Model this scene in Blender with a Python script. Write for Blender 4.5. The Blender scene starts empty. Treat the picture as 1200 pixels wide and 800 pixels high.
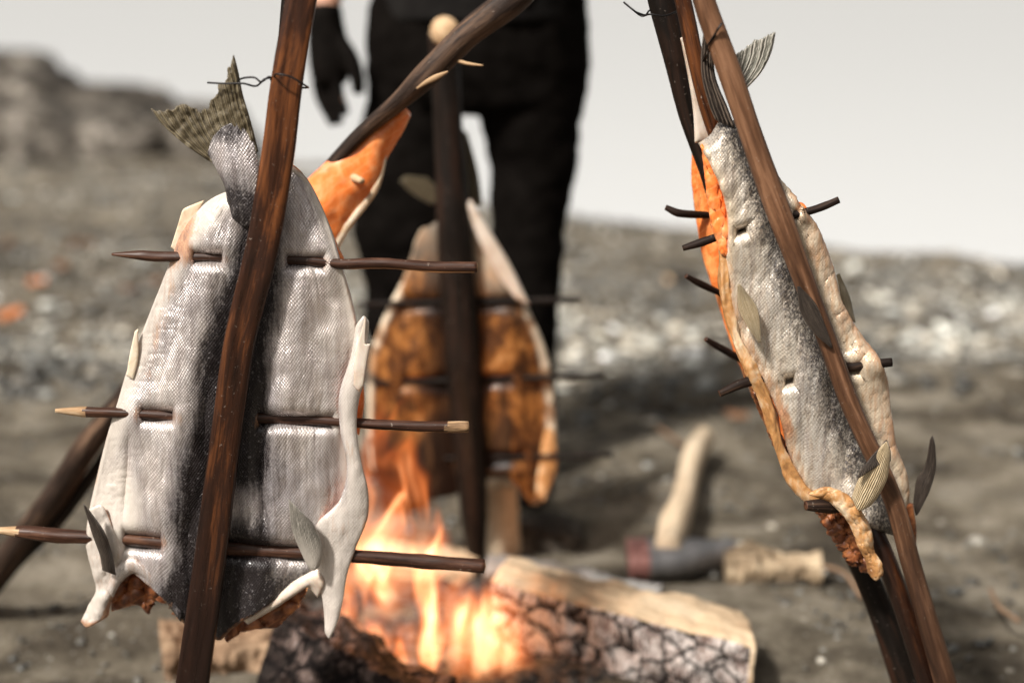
import bpy, math, random
import numpy as np
from mathutils import Vector
R = math.radians
random.seed(7); rng = np.random.default_rng(7)
scene = bpy.context.scene
col = scene.collection

# ------------------------------------------------------------------ camera, sky, sun, exposure
CAM_H = 1.10; PITCH = R(15.4); F = 1200 * 50 / 36
cam = bpy.data.cameras.new('camera'); cam_o = bpy.data.objects.new('camera', cam); col.objects.link(cam_o)
cam_o.location = (0, 0, CAM_H); cam_o.rotation_euler = (R(90) - PITCH, 0, 0)
cam.lens = 50; cam.sensor_width = 36; cam.clip_start = 0.05; cam.clip_end = 3000
cam.dof.use_dof = True; cam.dof.focus_distance = 1.64; cam.dof.aperture_fstop = 1.5
scene.camera = cam_o

SUN_EL, SUN_AZ = 50, 222            # azimuth clockwise from +Y (north)
w = bpy.data.worlds.new('World'); scene.world = w; w.use_nodes = True
nt = w.node_tree; nt.nodes.clear()
sky = nt.nodes.new('ShaderNodeTexSky'); sky.sky_type = 'NISHITA'; sky.sun_disc = False
sky.sun_elevation = R(SUN_EL); sky.sun_rotation = R(SUN_AZ); sky.dust_density = 8; sky.air_density = 1.5
hs = nt.nodes.new('ShaderNodeHueSaturation'); hs.inputs['Saturation'].default_value = 0.10
tint = nt.nodes.new('ShaderNodeMixRGB'); tint.blend_type = 'MULTIPLY'; tint.inputs[0].default_value = 1
tint.inputs[2].default_value = (1.0, 0.96, 0.91, 1)
bg = nt.nodes.new('ShaderNodeBackground'); bg.inputs['Strength'].default_value = 0.065
ow = nt.nodes.new('ShaderNodeOutputWorld')
nt.links.new(sky.outputs[0], hs.inputs['Color']); nt.links.new(hs.outputs[0], tint.inputs[1])
nt.links.new(tint.outputs[0], bg.inputs[0]); nt.links.new(bg.outputs[0], ow.inputs[0])
sl = bpy.data.lights.new('sun', 'SUN'); sl.energy = 4.6; sl.angle = R(5); sl.color = (1, .95, .88)
so = bpy.data.objects.new('sun', sl); col.objects.link(so)
_d = Vector((math.sin(R(SUN_AZ)) * math.cos(R(SUN_EL)), math.cos(R(SUN_AZ)) * math.cos(R(SUN_EL)), math.sin(R(SUN_EL))))
so.rotation_euler = _d.to_track_quat('Z', 'Y').to_euler(); so.location = _d * 20
scene.view_settings.view_transform = 'Standard'; scene.view_settings.look = 'None'
scene.view_settings.gamma = 1; scene.view_settings.use_curve_mapping = False
scene.view_settings.exposure = 0.35
scene.render.engine = 'CYCLES'
scene.cycles.use_denoising = True
scene.cycles.max_bounces = 6; scene.cycles.transparent_max_bounces = 8
scene.cycles.volume_step_rate = 0.25; scene.cycles.volume_max_steps = 160
scene.cycles.sample_clamp_indirect = 4

# ------------------------------------------------------------------ geometry helpers
cP, sP = math.cos(PITCH), math.sin(PITCH)
def W(px, py, Y):
    """reference-photo pixel -> point on the vertical plane y = Y"""
    px = np.asarray(px, float); py = np.asarray(py, float); Y = np.asarray(Y, float)
    tx = (px - 600) / F; ty = (400 - py) / F
    d = Y / (cP + sP * ty)
    return np.stack(np.broadcast_arrays(tx * d, Y, CAM_H + d * (-sP + cP * ty)), -1)
def G(px, py, z=0.0):
    z = z + .03
    tx = (px - 600) / F; ty = (400 - py) / F
    d = (z - CAM_H) / (-sP + cP * ty)
    return np.array([tx * d, d * (cP + sP * ty), z])

_perm = np.random.default_rng(3).permutation(512); _val = np.random.default_rng(4).random(512) * 2 - 1
def vnoise(p):
    p = np.asarray(p, float); i = np.floor(p).astype(int); f = p - i; f = f * f * (3 - 2 * f)
    def h(a, b, c): return _val[_perm[(_perm[(_perm[a & 511] + b) & 511] + c) & 511]]
    x, y, z = i[..., 0], i[..., 1], i[..., 2]; fx, fy, fz = f[..., 0], f[..., 1], f[..., 2]
    def lx(b, c): return h(x, b, c) * (1 - fx) + h(x + 1, b, c) * fx
    def ly(c): return lx(y, c) * (1 - fy) + lx(y + 1, c) * fy
    return ly(z) * (1 - fz) + ly(z + 1) * fz
def fbm(p, o=4):
    p = np.asarray(p, float); s = 0; a = 1
    for k in range(o): s = s + a * vnoise(p * 2 ** k + 17.3 * k); a *= .5
    return s
def sst(a, b, x): t = np.clip((x - a) / (b - a), 0, 1); return t * t * (3 - 2 * t)

def catmull(pts, n):
    pts = np.asarray(pts, float)
    if len(pts) == 2: t = (np.asarray(n, float) if np.ndim(n) else np.linspace(0, 1, n))[:, None]; return pts[0] * (1 - t) + pts[1] * t
    seg = np.linalg.norm(np.diff(pts[:, :2] if pts.shape[1] < 4 else pts[:, :3], axis=0), axis=1) ** .5 + 1e-9
    dense = []
    P = np.vstack([2 * pts[0] - pts[1], pts, 2 * pts[-1] - pts[-2]])
    for k in range(len(pts) - 1):
        t = np.linspace(0, 1, 24, endpoint=False)[:, None]
        a, b, c, d = P[k], P[k + 1], P[k + 2], P[k + 3]
        m1 = (c - a) * .5; m2 = (d - b) * .5
        L = np.linalg.norm(c - b)
        m1 = m1 * min(1, L / (np.linalg.norm(m1) + 1e-9)); m2 = m2 * min(1, L / (np.linalg.norm(m2) + 1e-9))
        dense.append((2 * t**3 - 3 * t**2 + 1) * b + (t**3 - 2 * t**2 + t) * m1 + (-2 * t**3 + 3 * t**2) * c + (t**3 - t**2) * m2)
    dense = np.vstack(dense + [pts[-1:]])
    s = np.concatenate([[0], np.cumsum(np.linalg.norm(np.diff(dense, axis=0), axis=1))]); s /= s[-1]
    q = n if np.ndim(n) else np.linspace(0, 1, n)
    return np.stack([np.interp(q, s, dense[:, k]) for k in range(pts.shape[1])], -1)

def props(o, label=None, cat=None, group=None, kind=None):
    if label: o['label'] = label
    if cat: o['category'] = cat
    if group: o['group'] = group
    if kind: o['kind'] = kind
    return o
def empty(name, loc, label, cat, group=None):
    o = bpy.data.objects.new(name, None); col.objects.link(o); o.location = [float(v) for v in loc]
    o.empty_display_size = .05
    return props(o, label, cat, group)
def mesh(name, verts, faces, mats, parent=None, midx=None, uvs=None, attrs=None, smooth=True, origin=None):
    """verts in WORLD space; stored relative to the parent's (or own) origin"""
    verts = np.asarray(verts, float)
    if parent is not None: org = np.array(parent.matrix_basis.translation)
    elif origin is not None: org = np.asarray(origin, float)
    else:
        org = verts.mean(0); org[2] = verts[:, 2].min()
    if parent is not None and parent.parent is not None: org = org + np.array(parent.parent.matrix_basis.translation)
    me = bpy.data.meshes.new(name)
    faces = [tuple(int(i) for i in f) for f in faces] if not isinstance(faces, np.ndarray) else faces
    if isinstance(faces, np.ndarray):
        k = faces.shape[1]; me.vertices.add(len(verts)); me.vertices.foreach_set('co', (verts - org).ravel())
        me.loops.add(faces.size); me.loops.foreach_set('vertex_index', faces.ravel().astype(np.int32))
        me.polygons.add(len(faces)); me.polygons.foreach_set('loop_start', np.arange(0, faces.size, k, dtype=np.int32))
        me.update(calc_edges=True); me.validate()
    else:
        me.from_pydata((verts - org).tolist(), [], faces)
    for m in (mats if isinstance(mats, (list, tuple)) else [mats]): me.materials.append(m)
    if midx is not None: me.polygons.foreach_set('material_index', np.asarray(midx, np.int32))
    if uvs is not None:
        uvl = me.uv_layers.new(name='UVMap'); li = np.zeros(len(me.loops), np.int32); me.loops.foreach_get('vertex_index', li)
        uvl.data.foreach_set('uv', np.asarray(uvs, float)[li].ravel())
    for k, a in (attrs or {}).items():
        a = np.asarray(a, float); at = me.attributes.new(k, 'FLOAT_COLOR', 'POINT')
        c = np.ones((len(verts), 4)); c[:, :a.shape[1]] = a; at.data.foreach_set('color', c.ravel())
    if smooth: me.polygons.foreach_set('use_smooth', np.ones(len(me.polygons), bool))
    o = bpy.data.objects.new(name, me); col.objects.link(o)
    if parent is not None: o.parent = parent
    else: o.location = org
    return o

def frames(P):
    T = np.gradient(P, axis=0); T /= np.linalg.norm(T, axis=1)[:, None] + 1e-12
    up = np.array([0, 1.0, 0.05]); 
    if abs(T[0] @ up) > .9: up = np.array([1.0, 0, 0.1])
    A = []; a = up - T[0] * (up @ T[0]); a /= np.linalg.norm(a)
    for t in T:
        a = a - t * (a @ t); a /= np.linalg.norm(a); A.append(a)
    A = np.array(A); return T, A, np.cross(T, A)
def tubegeo(pts, rad, n=20, m=60, sq=2.0, flat=1.0, rough=0.0, rscale=40, cap=True, seed=0, tip0=1, tip1=1, rot=0):
    """pts (k,3); rad scalar or list per pt. returns verts, faces, midx, uvs"""
    pts = np.asarray(pts, float); rad = np.broadcast_to(np.asarray(rad, float), (len(pts),))
    C = catmull(np.hstack([pts, rad[:, None]]), m); P = C[:, :3]; r = C[:, 3].copy()
    s = np.concatenate([[0], np.cumsum(np.linalg.norm(np.diff(P, axis=0), axis=1))])
    T, A, B = frames(P)
    th = np.linspace(0, 2 * np.pi, n, endpoint=False) + rot
    c, d = np.cos(th), np.sin(th); k = (np.abs(c) ** sq + np.abs(d) ** sq) ** (-1 / sq); c = c * k; d = d * k
    rr = np.repeat(r[:, None], n, 1)
    V = P[:, None] + rr[..., None] * (c[None, :, None] * A[:, None] * flat + d[None, :, None] * B[:, None])
    if rough:
        q = np.stack([np.cos(th)[None] * .02 + 0 * rr, np.sin(th)[None] * .02 + 0 * rr, s[:, None] * .25 + 0 * rr], -1) * rscale + seed * 7.7
        nn = fbm(q, 4); V = P[:, None] + (V - P[:, None]) * (1 + rough * nn[..., None])
    V = V.reshape(-1, 3)
    uv = np.stack([np.repeat((np.arange(n) / n)[None] * 2 * np.pi * r.mean(), m, 0), np.repeat(s[:, None], n, 1)], -1).reshape(-1, 2)
    i = np.arange(m - 1)[:, None] * n; j = np.arange(n)[None]; j2 = (j + 1) % n
    Fq = np.stack([i + j, i + n + j, i + n + j2, i + j2], -1).reshape(-1, 4).tolist()
    mi = [0] * len(Fq)
    V = V.tolist(); uv = uv.tolist()
    if cap:
        for e, (base, tt, sg) in enumerate(((0, tip0, -1), ((m - 1) * n, tip1, 1))):
            cpt = P[0 if e == 0 else -1] + T[0 if e == 0 else -1] * sg * r[0 if e == 0 else -1] * (tt - 1) * 1.0
            V.append(cpt.tolist()); uv.append([0, 0]); ci = len(V) - 1
            for q in range(n):
                a, b = base + q, base + (q + 1) % n
                Fq.append((a, b, ci) if e == 0 else (b, a, ci)); mi.append(1)
    return np.array(V), Fq, mi, np.array(uv)
def join(parts):
    V = []; Fc = []; M = []; U = []; off = 0
    for v, f, m, u in parts:
        V.append(v); Fc += [tuple(i + off for i in q) for q in f]; M += list(m); U.append(u); off += len(v)
    return np.vstack(V), Fc, M, np.vstack(U)

def sheet(name, top, bot, left, right, Y, mats, parent=None, thick=.012, nu=60, nv=80, ff=None, paint=None, rim=(.06, .04), zoff=None, tw=None, fray=0):
    """Coons patch over four photo-outline curves (px,py[,forward]); given real thickness and depth.
       ff(u,v,px,py) -> metres toward the viewer."""
    def c3(l): return [tuple(p) + (0,) * (3 - len(p)) for p in l]
    U = (1 - np.cos(np.linspace(0, 1, nu) * np.pi)) / 2 * .5 + np.linspace(0, 1, nu) * .5
    Vv = (1 - np.cos(np.linspace(0, 1, nv) * np.pi)) / 2 * .4 + np.linspace(0, 1, nv) * .6
    t = catmull(c3(top), U); b = catmull(c3(bot), U); l = catmull(c3(left), Vv); r = catmull(c3(right), Vv)
    u = U[None, :, None]; v = Vv[:, None, None]
    S = (1 - v) * t[None] + v * b[None] + (1 - u) * l[:, None] + u * r[:, None] \
        - ((1 - u) * (1 - v) * t[0] + u * (1 - v) * t[-1] + (1 - u) * v * b[0] + u * v * b[-1])
    if fray:
        dv_ = np.gradient(S[..., :2], axis=0)[1]; dv_ = dv_ / (np.linalg.norm(dv_, axis=-1, keepdims=True) + 1e-9)
        jag = fray * (fbm(np.stack([U * 14, 0 * U, 0 * U + top[0][0]], -1), 3) + .8 * np.abs(np.sin(U * 40)))
        S[..., :2] = S[..., :2] + dv_[None] * jag[None, :, None] * ((1 - Vv) ** 5)[:, None, None]
    uu = np.repeat(U[None], nv, 0); vv = np.repeat(Vv[:, None], nu, 1)
    f = S[..., 2].copy()
    if ff is not None: f = f + ff(uu, vv, S[..., 0], S[..., 1])
    Yb = Y(S[..., 0], S[..., 1]) if callable(Y) else Y
    P = W(S[..., 0], S[..., 1], Yb - f)
    du = np.gradient(P, axis=1); dv = np.gradient(P, axis=0)
    N = np.cross(du, dv); N /= np.linalg.norm(N, axis=-1)[..., None] + 1e-12
    if N[..., 1].mean() > 0: N = -N
    e = lambda x, k: np.sqrt(np.clip(1 - (1 - np.clip(np.minimum(x, 1 - x) / k, 0, 1)) ** 2, 0, 1))
    prof = np.minimum(e(uu, rim[0]), e(vv, rim[1]))
    if tw is not None: prof = prof * tw(uu, vv)
    h = (thick / 2 * prof)[..., None]
    A = P + N * h; Bk = P - N * h
    nvt = nu * nv; V = np.vstack([A.reshape(-1, 3), Bk.reshape(-1, 3)])
    i = np.arange(nv - 1)[:, None] * nu; j = np.arange(nu - 1)[None]
    q = np.stack([i + j, i + nu + j, i + nu + j + 1, i + j + 1], -1).reshape(-1, 4)
    bidx = np.arange(nvt).reshape(nv, nu); back = bidx + nvt
    back[0] = bidx[0]; back[-1] = bidx[-1]; back[:, 0] = bidx[:, 0]; back[:, -1] = bidx[:, -1]
    qb = back.reshape(-1)[q][:, ::-1]
    faces = np.vstack([q, qb]); mi = [0] * len(q) + [1 if len(mats) > 1 else 0] * len(qb)
    uv = np.stack([uu, vv], -1).reshape(-1, 2); uv = np.vstack([uv, uv])
    at = {}
    if paint is not None:
        c = paint(uu, vv, S[..., 0], S[..., 1]).reshape(nvt, -1); at['paint'] = np.vstack([c, c])
    return mesh(name, V, faces, mats, parent, mi, uv, at)

def blob(name, parts, mats, parent=None, voxel=.008, smooth=4, origin=None, wrinkle=None, tris=None):
    """closed pieces fused into one continuous surface"""
    V, Fc, M, U = join(parts)
    tmp = mesh('tmp', V, Fc, mats, None, origin=(0, 0, 0))
    md = tmp.modifiers.new('r', 'REMESH'); md.mode = 'VOXEL'; md.voxel_size = voxel
    sm = tmp.modifiers.new('s', 'SMOOTH'); sm.iterations = smooth; sm.factor = .6
    dg = bpy.context.evaluated_depsgraph_get(); ev = tmp.evaluated_get(dg); me = ev.to_mesh()
    n = len(me.vertices); co = np.zeros(n * 3); me.vertices.foreach_get('co', co); co = co.reshape(-1, 3)
    no = np.zeros(n * 3); me.vertices.foreach_get('normal', no); no = no.reshape(-1, 3)
    fc = [tuple(p.vertices) for p in me.polygons]; ev.to_mesh_clear()
    old = tmp.data; bpy.data.objects.remove(tmp); bpy.data.meshes.remove(old)
    if wrinkle is not None: co = co + no * wrinkle(co)[:, None]
    return mesh(name, co, fc, mats, parent, origin=origin)
def ellip(c, r, n=16, m=12, rot=None):
    th = np.linspace(0, np.pi, m)
    P = [(c[0], c[1], c[2] - r[2] * .999 * math.cos(t)) for t in th]
    V = []; Fc = []; 
    for t in th:
        for k in range(n):
            a = 2 * math.pi * k / n; q = np.array([r[0] * math.sin(t + 1e-3) * math.cos(a), r[1] * math.sin(t + 1e-3) * math.sin(a), -r[2] * math.cos(t)])
            if rot is not None: q = rot @ q
            V.append(np.array(c) + q)
    for i in range(m - 1):
        for k in range(n): Fc.append((i * n + k, i * n + (k + 1) % n, (i + 1) * n + (k + 1) % n, (i + 1) * n + k))
    Fc.append(tuple(range(n))[::-1]); Fc.append(tuple((m - 1) * n + k for k in range(n)))
    return np.array(V), Fc, [0] * len(Fc), np.zeros((len(V), 2))

# ------------------------------------------------------------------ material helpers
class MT:
    def __init__(s, name):
        s.m = bpy.data.materials.new(name); s.m.use_nodes = True; s.t = s.m.node_tree; s.t.nodes.clear()
        s.out = s.t.nodes.new('ShaderNodeOutputMaterial')
    def n(s, typ, ins=None, out=0, **pr):
        nd = s.t.nodes.new('ShaderNode' + typ)
        for k, v in pr.items(): setattr(nd, k, v)
        for k, v in (ins or {}).items():
            sk = nd.inputs[k]
            if isinstance(v, bpy.types.NodeSocket): s.t.links.new(v, sk)
            elif isinstance(v, (tuple, list)) and sk.type == 'RGBA' and len(v) == 3: sk.default_value = (*v, 1)
            else: sk.default_value = v
        return nd.outputs[out]
    def coord(s, k='Object', sc=(1, 1, 1), loc=(0, 0, 0), rot=(0, 0, 0)):
        c = s.n('TexCoord', out=k) if isinstance(k, str) else k
        return s.n('Mapping', {0: c, 'Scale': sc, 'Location': loc, 'Rotation': rot})
    def noise(s, v, sc, det=5, rough=.6, dist=0, out=0): return s.n('TexNoise', {'Vector': v, 'Scale': sc, 'Detail': det, 'Roughness': rough, 'Distortion': dist}, out=out)
    def vor(s, v, sc, feat='F1', rnd=1.0, out='Distance'): return s.n('TexVoronoi', {'Vector': v, 'Scale': sc, 'Randomness': rnd}, out=out, feature=feat)
    def ramp(s, f, stops, interp='LINEAR'):
        nd = s.t.nodes.new('ShaderNodeValToRGB'); s.t.links.new(f, nd.inputs[0]); cr = nd.color_ramp; cr.interpolation = interp
        while len(cr.elements) < len(stops): cr.elements.new(.5)
        for e, (p, c) in zip(cr.elements, stops):
            e.position = p; e.color = (*(c if isinstance(c, (tuple, list)) else (c,) * 3), 1)
        return nd.outputs[0]
    def mix(s, f, a, b, mode='MIX'): return s.n('MixRGB', {0: f, 1: a, 2: b}, blend_type=mode)
    def math(s, op, a, b=0.0, c=0.0): return s.n('Math', {0: a, 1: b, 2: c}, operation=op)
    def rng(s, v, a, b, c=0., d=1.): return s.n('MapRange', {0: v, 1: a, 2: b, 3: c, 4: d})
    def bump(s, h, st, dist, nrm=None):
        i = {'Height': h, 'Strength': st, 'Distance': dist}
        if nrm is not None: i['Normal'] = nrm
        return s.n('Bump', i)
    def bsdf(s, **k):
        ins = {kk.replace('_', ' '): v for kk, v in k.items()}
        o = s.n('BsdfPrincipled', ins); s.t.links.new(o, s.out.inputs[0]); return s.m

def wood_mat(name, c1, c2, c3, rough=.38, streak=1.0, uvs=(120, 7, 1), bumpd=.0006, coat=.12, scorch=None, spec=.3):
    t = MT(name); uv = t.coord('UV', uvs); big = t.coord('UV', (22, 3.2, 1), (3, 1, 0))
    a = t.noise(uv, 1, 6, .65, .4); b = t.noise(big, 1.6, 5, .7, .5); o = t.noise(t.coord('Object'), 220, 3, .7)
    f = t.math('ADD', t.math('MULTIPLY', a, .5 * streak), t.math('MULTIPLY', b, .55))
    c = t.ramp(f, [(.38, c1), (.53, c2), (.68, c3)])
    sp = t.rng(o, .66, .72); c = t.mix(t.math('MULTIPLY', sp, .35), c, (.5, .42, .35))
    if scorch:      # charred by the fire from this height above the foot downwards, with an uneven border
        z = t.n('SeparateXYZ', {0: t.coord('Object')}, 2)
        k = t.rng(t.math('ADD', z, t.math('MULTIPLY', t.math('SUBTRACT', b, .5), .5)), scorch[0], scorch[1], 1, 0)
        c = t.mix(t.math('MULTIPLY', k, .85), c, (.010, .005, .004))
    h = t.math('ADD', a, t.math('MULTIPLY', o, .3))
    return t.bsdf(Base_Color=c, Roughness=t.rng(a, .3, .7, rough - .08, rough + .25), Normal=t.bump(h, .8, bumpd), Coat_Weight=coat, Coat_Roughness=.3, Specular_IOR_Level=spec)
M = {}
M['stake'] = wood_mat('varnished_brown_wood', (.006, .003, .002), (.036, .0115, .0045), (.19, .060, .015), .28, scorch=(.25, .95))
M['stake_light'] = wood_mat('reddish_brown_wood', (.030, .013, .007), (.13, .060, .030), (.32, .165, .09), .42, scorch=(.15, .85))
M['stake_dark'] = wood_mat('scorched_wood', (.002, .0015, .001), (.008, .005, .0035), (.030, .013, .007), .5, coat=.03, spec=.18)
M['bark'] = wood_mat('knotty_dark_bark', (.006, .004, .003), (.030, .018, .013), (.16, .095, .06), .5, coat=0, spec=.2, bumpd=.002)
M['skewer'] = wood_mat('bark_stick', (.012, .005, .003), (.050, .020, .011), (.17, .08, .045), .42, uvs=(300, 15, 1), spec=.22)
M['skewer_dark'] = wood_mat('dark_bark_stick', (.005, .003, .002), (.014, .008, .006), (.07, .04, .025), .55, uvs=(300, 15, 1), coat=0, spec=.15)
M['cut'] = wood_mat('pale_cut_wood', (.32, .18, .09), (.52, .35, .20), (.70, .54, .36), .7, coat=0)
M['tip'] = wood_mat('whittled_tip_wood', (.06, .03, .015), (.34, .21, .11), (.66, .50, .33), .7, coat=0, uvs=(260, 30, 1))
M['drift'] = wood_mat('bleached_wood', (.40, .30, .20), (.55, .43, .30), (.68, .57, .43), .7, coat=0)
M['logwood'] = wood_mat('split_log_wood', (.22, .14, .08), (.46, .34, .22), (.62, .50, .36), .8, uvs=(60, 6, 1), coat=0, bumpd=.003)

def skin_mat(name, cream=(.74, .665, .62), silver=(.57, .53, .545), dark=(.022, .018, .019), K=900, metal=.58, belly=(.64, .575, .50), mott=0.0, streak=(.34, .25, .22), whs=.36, n4w=.65, lat=.36, lmul=.85):
    """paint.r = dark back, paint.g = orange / brown blotch, paint.b = bare pale belly; scales are a bent diamond lattice"""
    t = MT(name); ob = t.coord('Object'); p = t.n('SeparateColor', {0: t.n('Attribute', attribute_name='paint')})
    nd = p.node; dk, br, wh = nd.outputs[0], nd.outputs[1], nd.outputs[2]
    n1 = t.noise(ob, 24, 4, .5); n2 = t.noise(t.coord('Object', (1, 1, .16), rot=(0, .10, 0)), 230, 5, .68, .3); n3 = t.noise(t.coord('Object', (1, 1, .4)), 16, 4)
    n4 = t.noise(ob, 260, 3, .75)
    wob = t.n('VectorMath', {0: ob, 1: t.n('VectorMath', {0: t.noise(ob, 13, 2, .4, out=1), 1: (.022, .0, .022)}, operation='MULTIPLY')}, operation='ADD')
    sx = t.n('SeparateXYZ', {0: wob}).node
    ua = t.math('MULTIPLY', t.math('ADD', sx.outputs[0], t.math('MULTIPLY', sx.outputs[2], .72)), K)
    ub = t.math('MULTIPLY', t.math('SUBTRACT', sx.outputs[0], t.math('MULTIPLY', sx.outputs[2], .72)), K)
    sc = t.math('SQRT', t.math('MULTIPLY', t.math('ABSOLUTE', t.math('SINE', ua)), t.math('ABSOLUTE', t.math('SINE', ub))))
    dkn = t.rng(t.math('ADD', t.math('ADD', dk, t.math('MULTIPLY', t.math('SUBTRACT', n2, .5), .8)), t.math('MULTIPLY', t.math('SUBTRACT', n4, .5), .9 + mott)), .22, .88)
    ms0 = t.math('SUBTRACT', 1, wh)
    body = t.mix(t.rng(n3, .35, .62), silver, cream)
    body = t.mix(t.math('MULTIPLY', wh, .9), body, belly)
    stk = t.math('MULTIPLY', t.rng(n2, .44, .78), t.math('SUBTRACT', .55, t.math('MULTIPLY', wh, whs)))
    body = t.mix(stk, body, streak)
    n6 = t.noise(t.coord('Object', (1, 1, .05), rot=(0, .10, 0)), 130, 4, .6, .2)
    body = t.mix(t.math('MULTIPLY', t.rng(n6, .50, .66), t.math('SUBTRACT', .42, t.math('MULTIPLY', wh, whs))), body, (.25, .20, .19))
    body = t.mix(t.math('MULTIPLY', t.rng(n6, .48, .36), t.math('MULTIPLY', ms0, .22)), body, (.84, .81, .79))
    c = t.mix(dkn, body, dark)
    c = t.mix(t.math('MULTIPLY', t.rng(n4, .60, .72), t.math('MULTIPLY', dkn, .55)), c, (.50, .47, .48))
    brn = t.rng(t.math('ADD', t.math('ADD', br, t.math('MULTIPLY', t.math('SUBTRACT', n1, .5), .8)), t.math('MULTIPLY', t.math('SUBTRACT', n2, .5), 1.1)), .36, .80)
    c = t.mix(t.math('MULTIPLY', brn, .80), c, t.ramp(n2, [(.3, (.14, .04, .012)), (.5, (.42, .17, .07)), (.72, (.62, .38, .20))]))
    ms = t.math('SUBTRACT', 1, t.math('MULTIPLY', wh, .85))
    c = t.mix(t.math('MULTIPLY', t.rng(sc, .15, .55, 1, 0), t.math('MULTIPLY', t.math('MULTIPLY', ms, t.rng(n3, .66, .42, .35, 1)), lat)), c, t.mix(.5, (.12, .085, .08), dark))
    b1 = t.bump(n1, .45, .006); b2 = t.bump(t.math('ADD', n2, t.math('MULTIPLY', n6, 1.0)), .30, .0014, b1); b3 = t.bump(t.math('ADD', t.math('MULTIPLY', sc, t.math('MULTIPLY', ms, lmul)), t.math('MULTIPLY', n4, n4w)), .8, .0009, b2)
    rg = t.rng(n3, .35, .65, .18, .36)
    return t.bsdf(Base_Color=c, Metallic=t.math('MULTIPLY', ms, t.math('SUBTRACT', metal, t.math('MULTIPLY', dkn, metal * .6))), Roughness=rg, Normal=b3, Coat_Weight=.30, Coat_Roughness=.12,
                  Specular_IOR_Level=.4)
M['skin'] = skin_mat('silver_fish_skin')
M['skin_dry'] = skin_mat('drying_fish_skin', (.74, .66, .55), (.54, .50, .45), (.035, .030, .028), 820, .35, (.68, .51, .31), 1.1, (.34, .19, .08), .12, 1.0, .22, .55)
def flesh_mat(name, a, b, c_, rough=.4, sc=60, fat=.35):
    t = MT(name); ob = t.coord('Object', (1, 1, .6)); n = t.noise(ob, sc, 6, .65, .6); n2 = t.noise(ob, 18, 3); wv = t.noise(t.coord('Object', (1, 1, .3)), sc * 4, 4)
    c = t.ramp(t.math('ADD', t.math('MULTIPLY', n, .7), t.math('MULTIPLY', n2, .35)), [(.34, a), (.52, b), (.70, c_)])
    fl = t.n('TexWave', {'Vector': t.coord('Object', (1, 1, 1), rot=(0, .6, 0)), 'Scale': 26, 'Distortion': 5, 'Detail': 3, 'Detail Scale': 1.5}, out=1, bands_direction='Z')
    c = t.mix(t.math('MULTIPLY', t.rng(fl, .80, 1.0), fat), c, c_)
    return t.bsdf(Base_Color=c, Roughness=rough, Normal=t.bump(wv, .2, .0015, t.bump(n, .4, .002)), Subsurface_Weight=.12,
                  Subsurface_Radius=(.02, .006, .002), Subsurface_Scale=.3, Coat_Weight=.3)
M['flesh'] = flesh_mat('raw_orange_flesh', (.42, .075, .012), (.80, .19, .035), (.88, .38, .13), .35)
M['flesh_bright'] = flesh_mat('bright_salmon_flesh', (.70, .12, .02), (.92, .24, .05), (.95, .42, .18), .35)
M['flesh_brown'] = flesh_mat('roasted_flesh', (.05, .014, .006), (.30, .09, .02), (.62, .27, .08), .4, 40)
M['flesh_dark'] = flesh_mat('charred_flesh', (.02, .008, .005), (.16, .045, .014), (.48, .18, .06), .45, 70)
M['rim'] = flesh_mat('browned_fish_rim', (.06, .02, .008), (.50, .25, .09), (.78, .64, .45), .45, 48, fat=0)
M['pale'] = flesh_mat('pale_belly_skin', (.40, .26, .17), (.60, .50, .41), (.72, .65, .57), .4, 40, fat=0)
M['dried_belly'] = flesh_mat('dried_cream_belly', (.42, .24, .11), (.68, .54, .38), (.80, .72, .58), .55, 75)
def fin_mat(name, a, b, c_, lines=150, axis='X', blend=None):
    t = MT(name); uv = t.coord('UV'); n = t.noise(t.coord('UV', (60, 1.4, 1)), 1, 4, .6, .2)
    wv = t.n('TexWave', {'Vector': uv, 'Scale': lines / 6.28 * 1.0, 'Distortion': 2.5, 'Detail': 2, 'Detail Scale': 2}, out=1, wave_type='BANDS', bands_direction=axis)
    f = t.math('ADD', t.math('MULTIPLY', wv, .26), t.math('MULTIPLY', n, .76)); n2 = t.noise(uv, 6, 4)
    c = t.ramp(t.math('ADD', t.math('MULTIPLY', f, .75), t.math('MULTIPLY', n2, .25)), [(.34, a), (.5, b), (.68, c_)])
    if blend:
        c = t.mix(t.rng(t.n('SeparateXYZ', {0: uv}, 1), .35, .85), c, blend)
    return t.bsdf(Base_Color=c, Roughness=.42, Normal=t.bump(wv, .9, .0012), Coat_Weight=.2)
M['tail'] = fin_mat('olive_tail_fin', (.035, .024, .012), (.13, .10, .055), (.30, .25, .16))
M['fin_dark'] = fin_mat('dark_fin', (.01, .008, .007), (.04, .03, .025), (.17, .13, .10), 28)
M['fin_grey'] = fin_mat('grey_fin', (.06, .06, .05), (.26, .25, .21), (.62, .57, .50), 40)
M['fin_blend'] = fin_mat('grey_to_white_fin', (.05, .05, .04), (.22, .20, .17), (.60, .55, .48), 40, blend=(.64, .575, .50))
M['fin_cream'] = fin_mat('cream_fin', (.30, .20, .10), (.60, .46, .28), (.75, .64, .45), 30)
t = MT('roasted_brown_skin'); ob = t.coord('Object'); n = t.noise(ob, 22, 6, .65, .5); n2 = t.noise(t.coord('Object', (1, 1, .3)), 60, 4)
p = t.n('SeparateColor', {0: t.n('Attribute', attribute_name='paint')}).node
c = t.ramp(t.math('ADD', t.math('MULTIPLY', n, .6), t.math('MULTIPLY', n2, .4)), [(.37, (.010, .004, .002)), (.48, (.085, .030, .008)), (.57, (.30, .12, .03)), (.68, (.50, .29, .13))])
c = t.mix(p.outputs[0], c, (.012, .006, .004)); c = t.mix(p.outputs[2], c, (.74, .62, .47))
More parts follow.
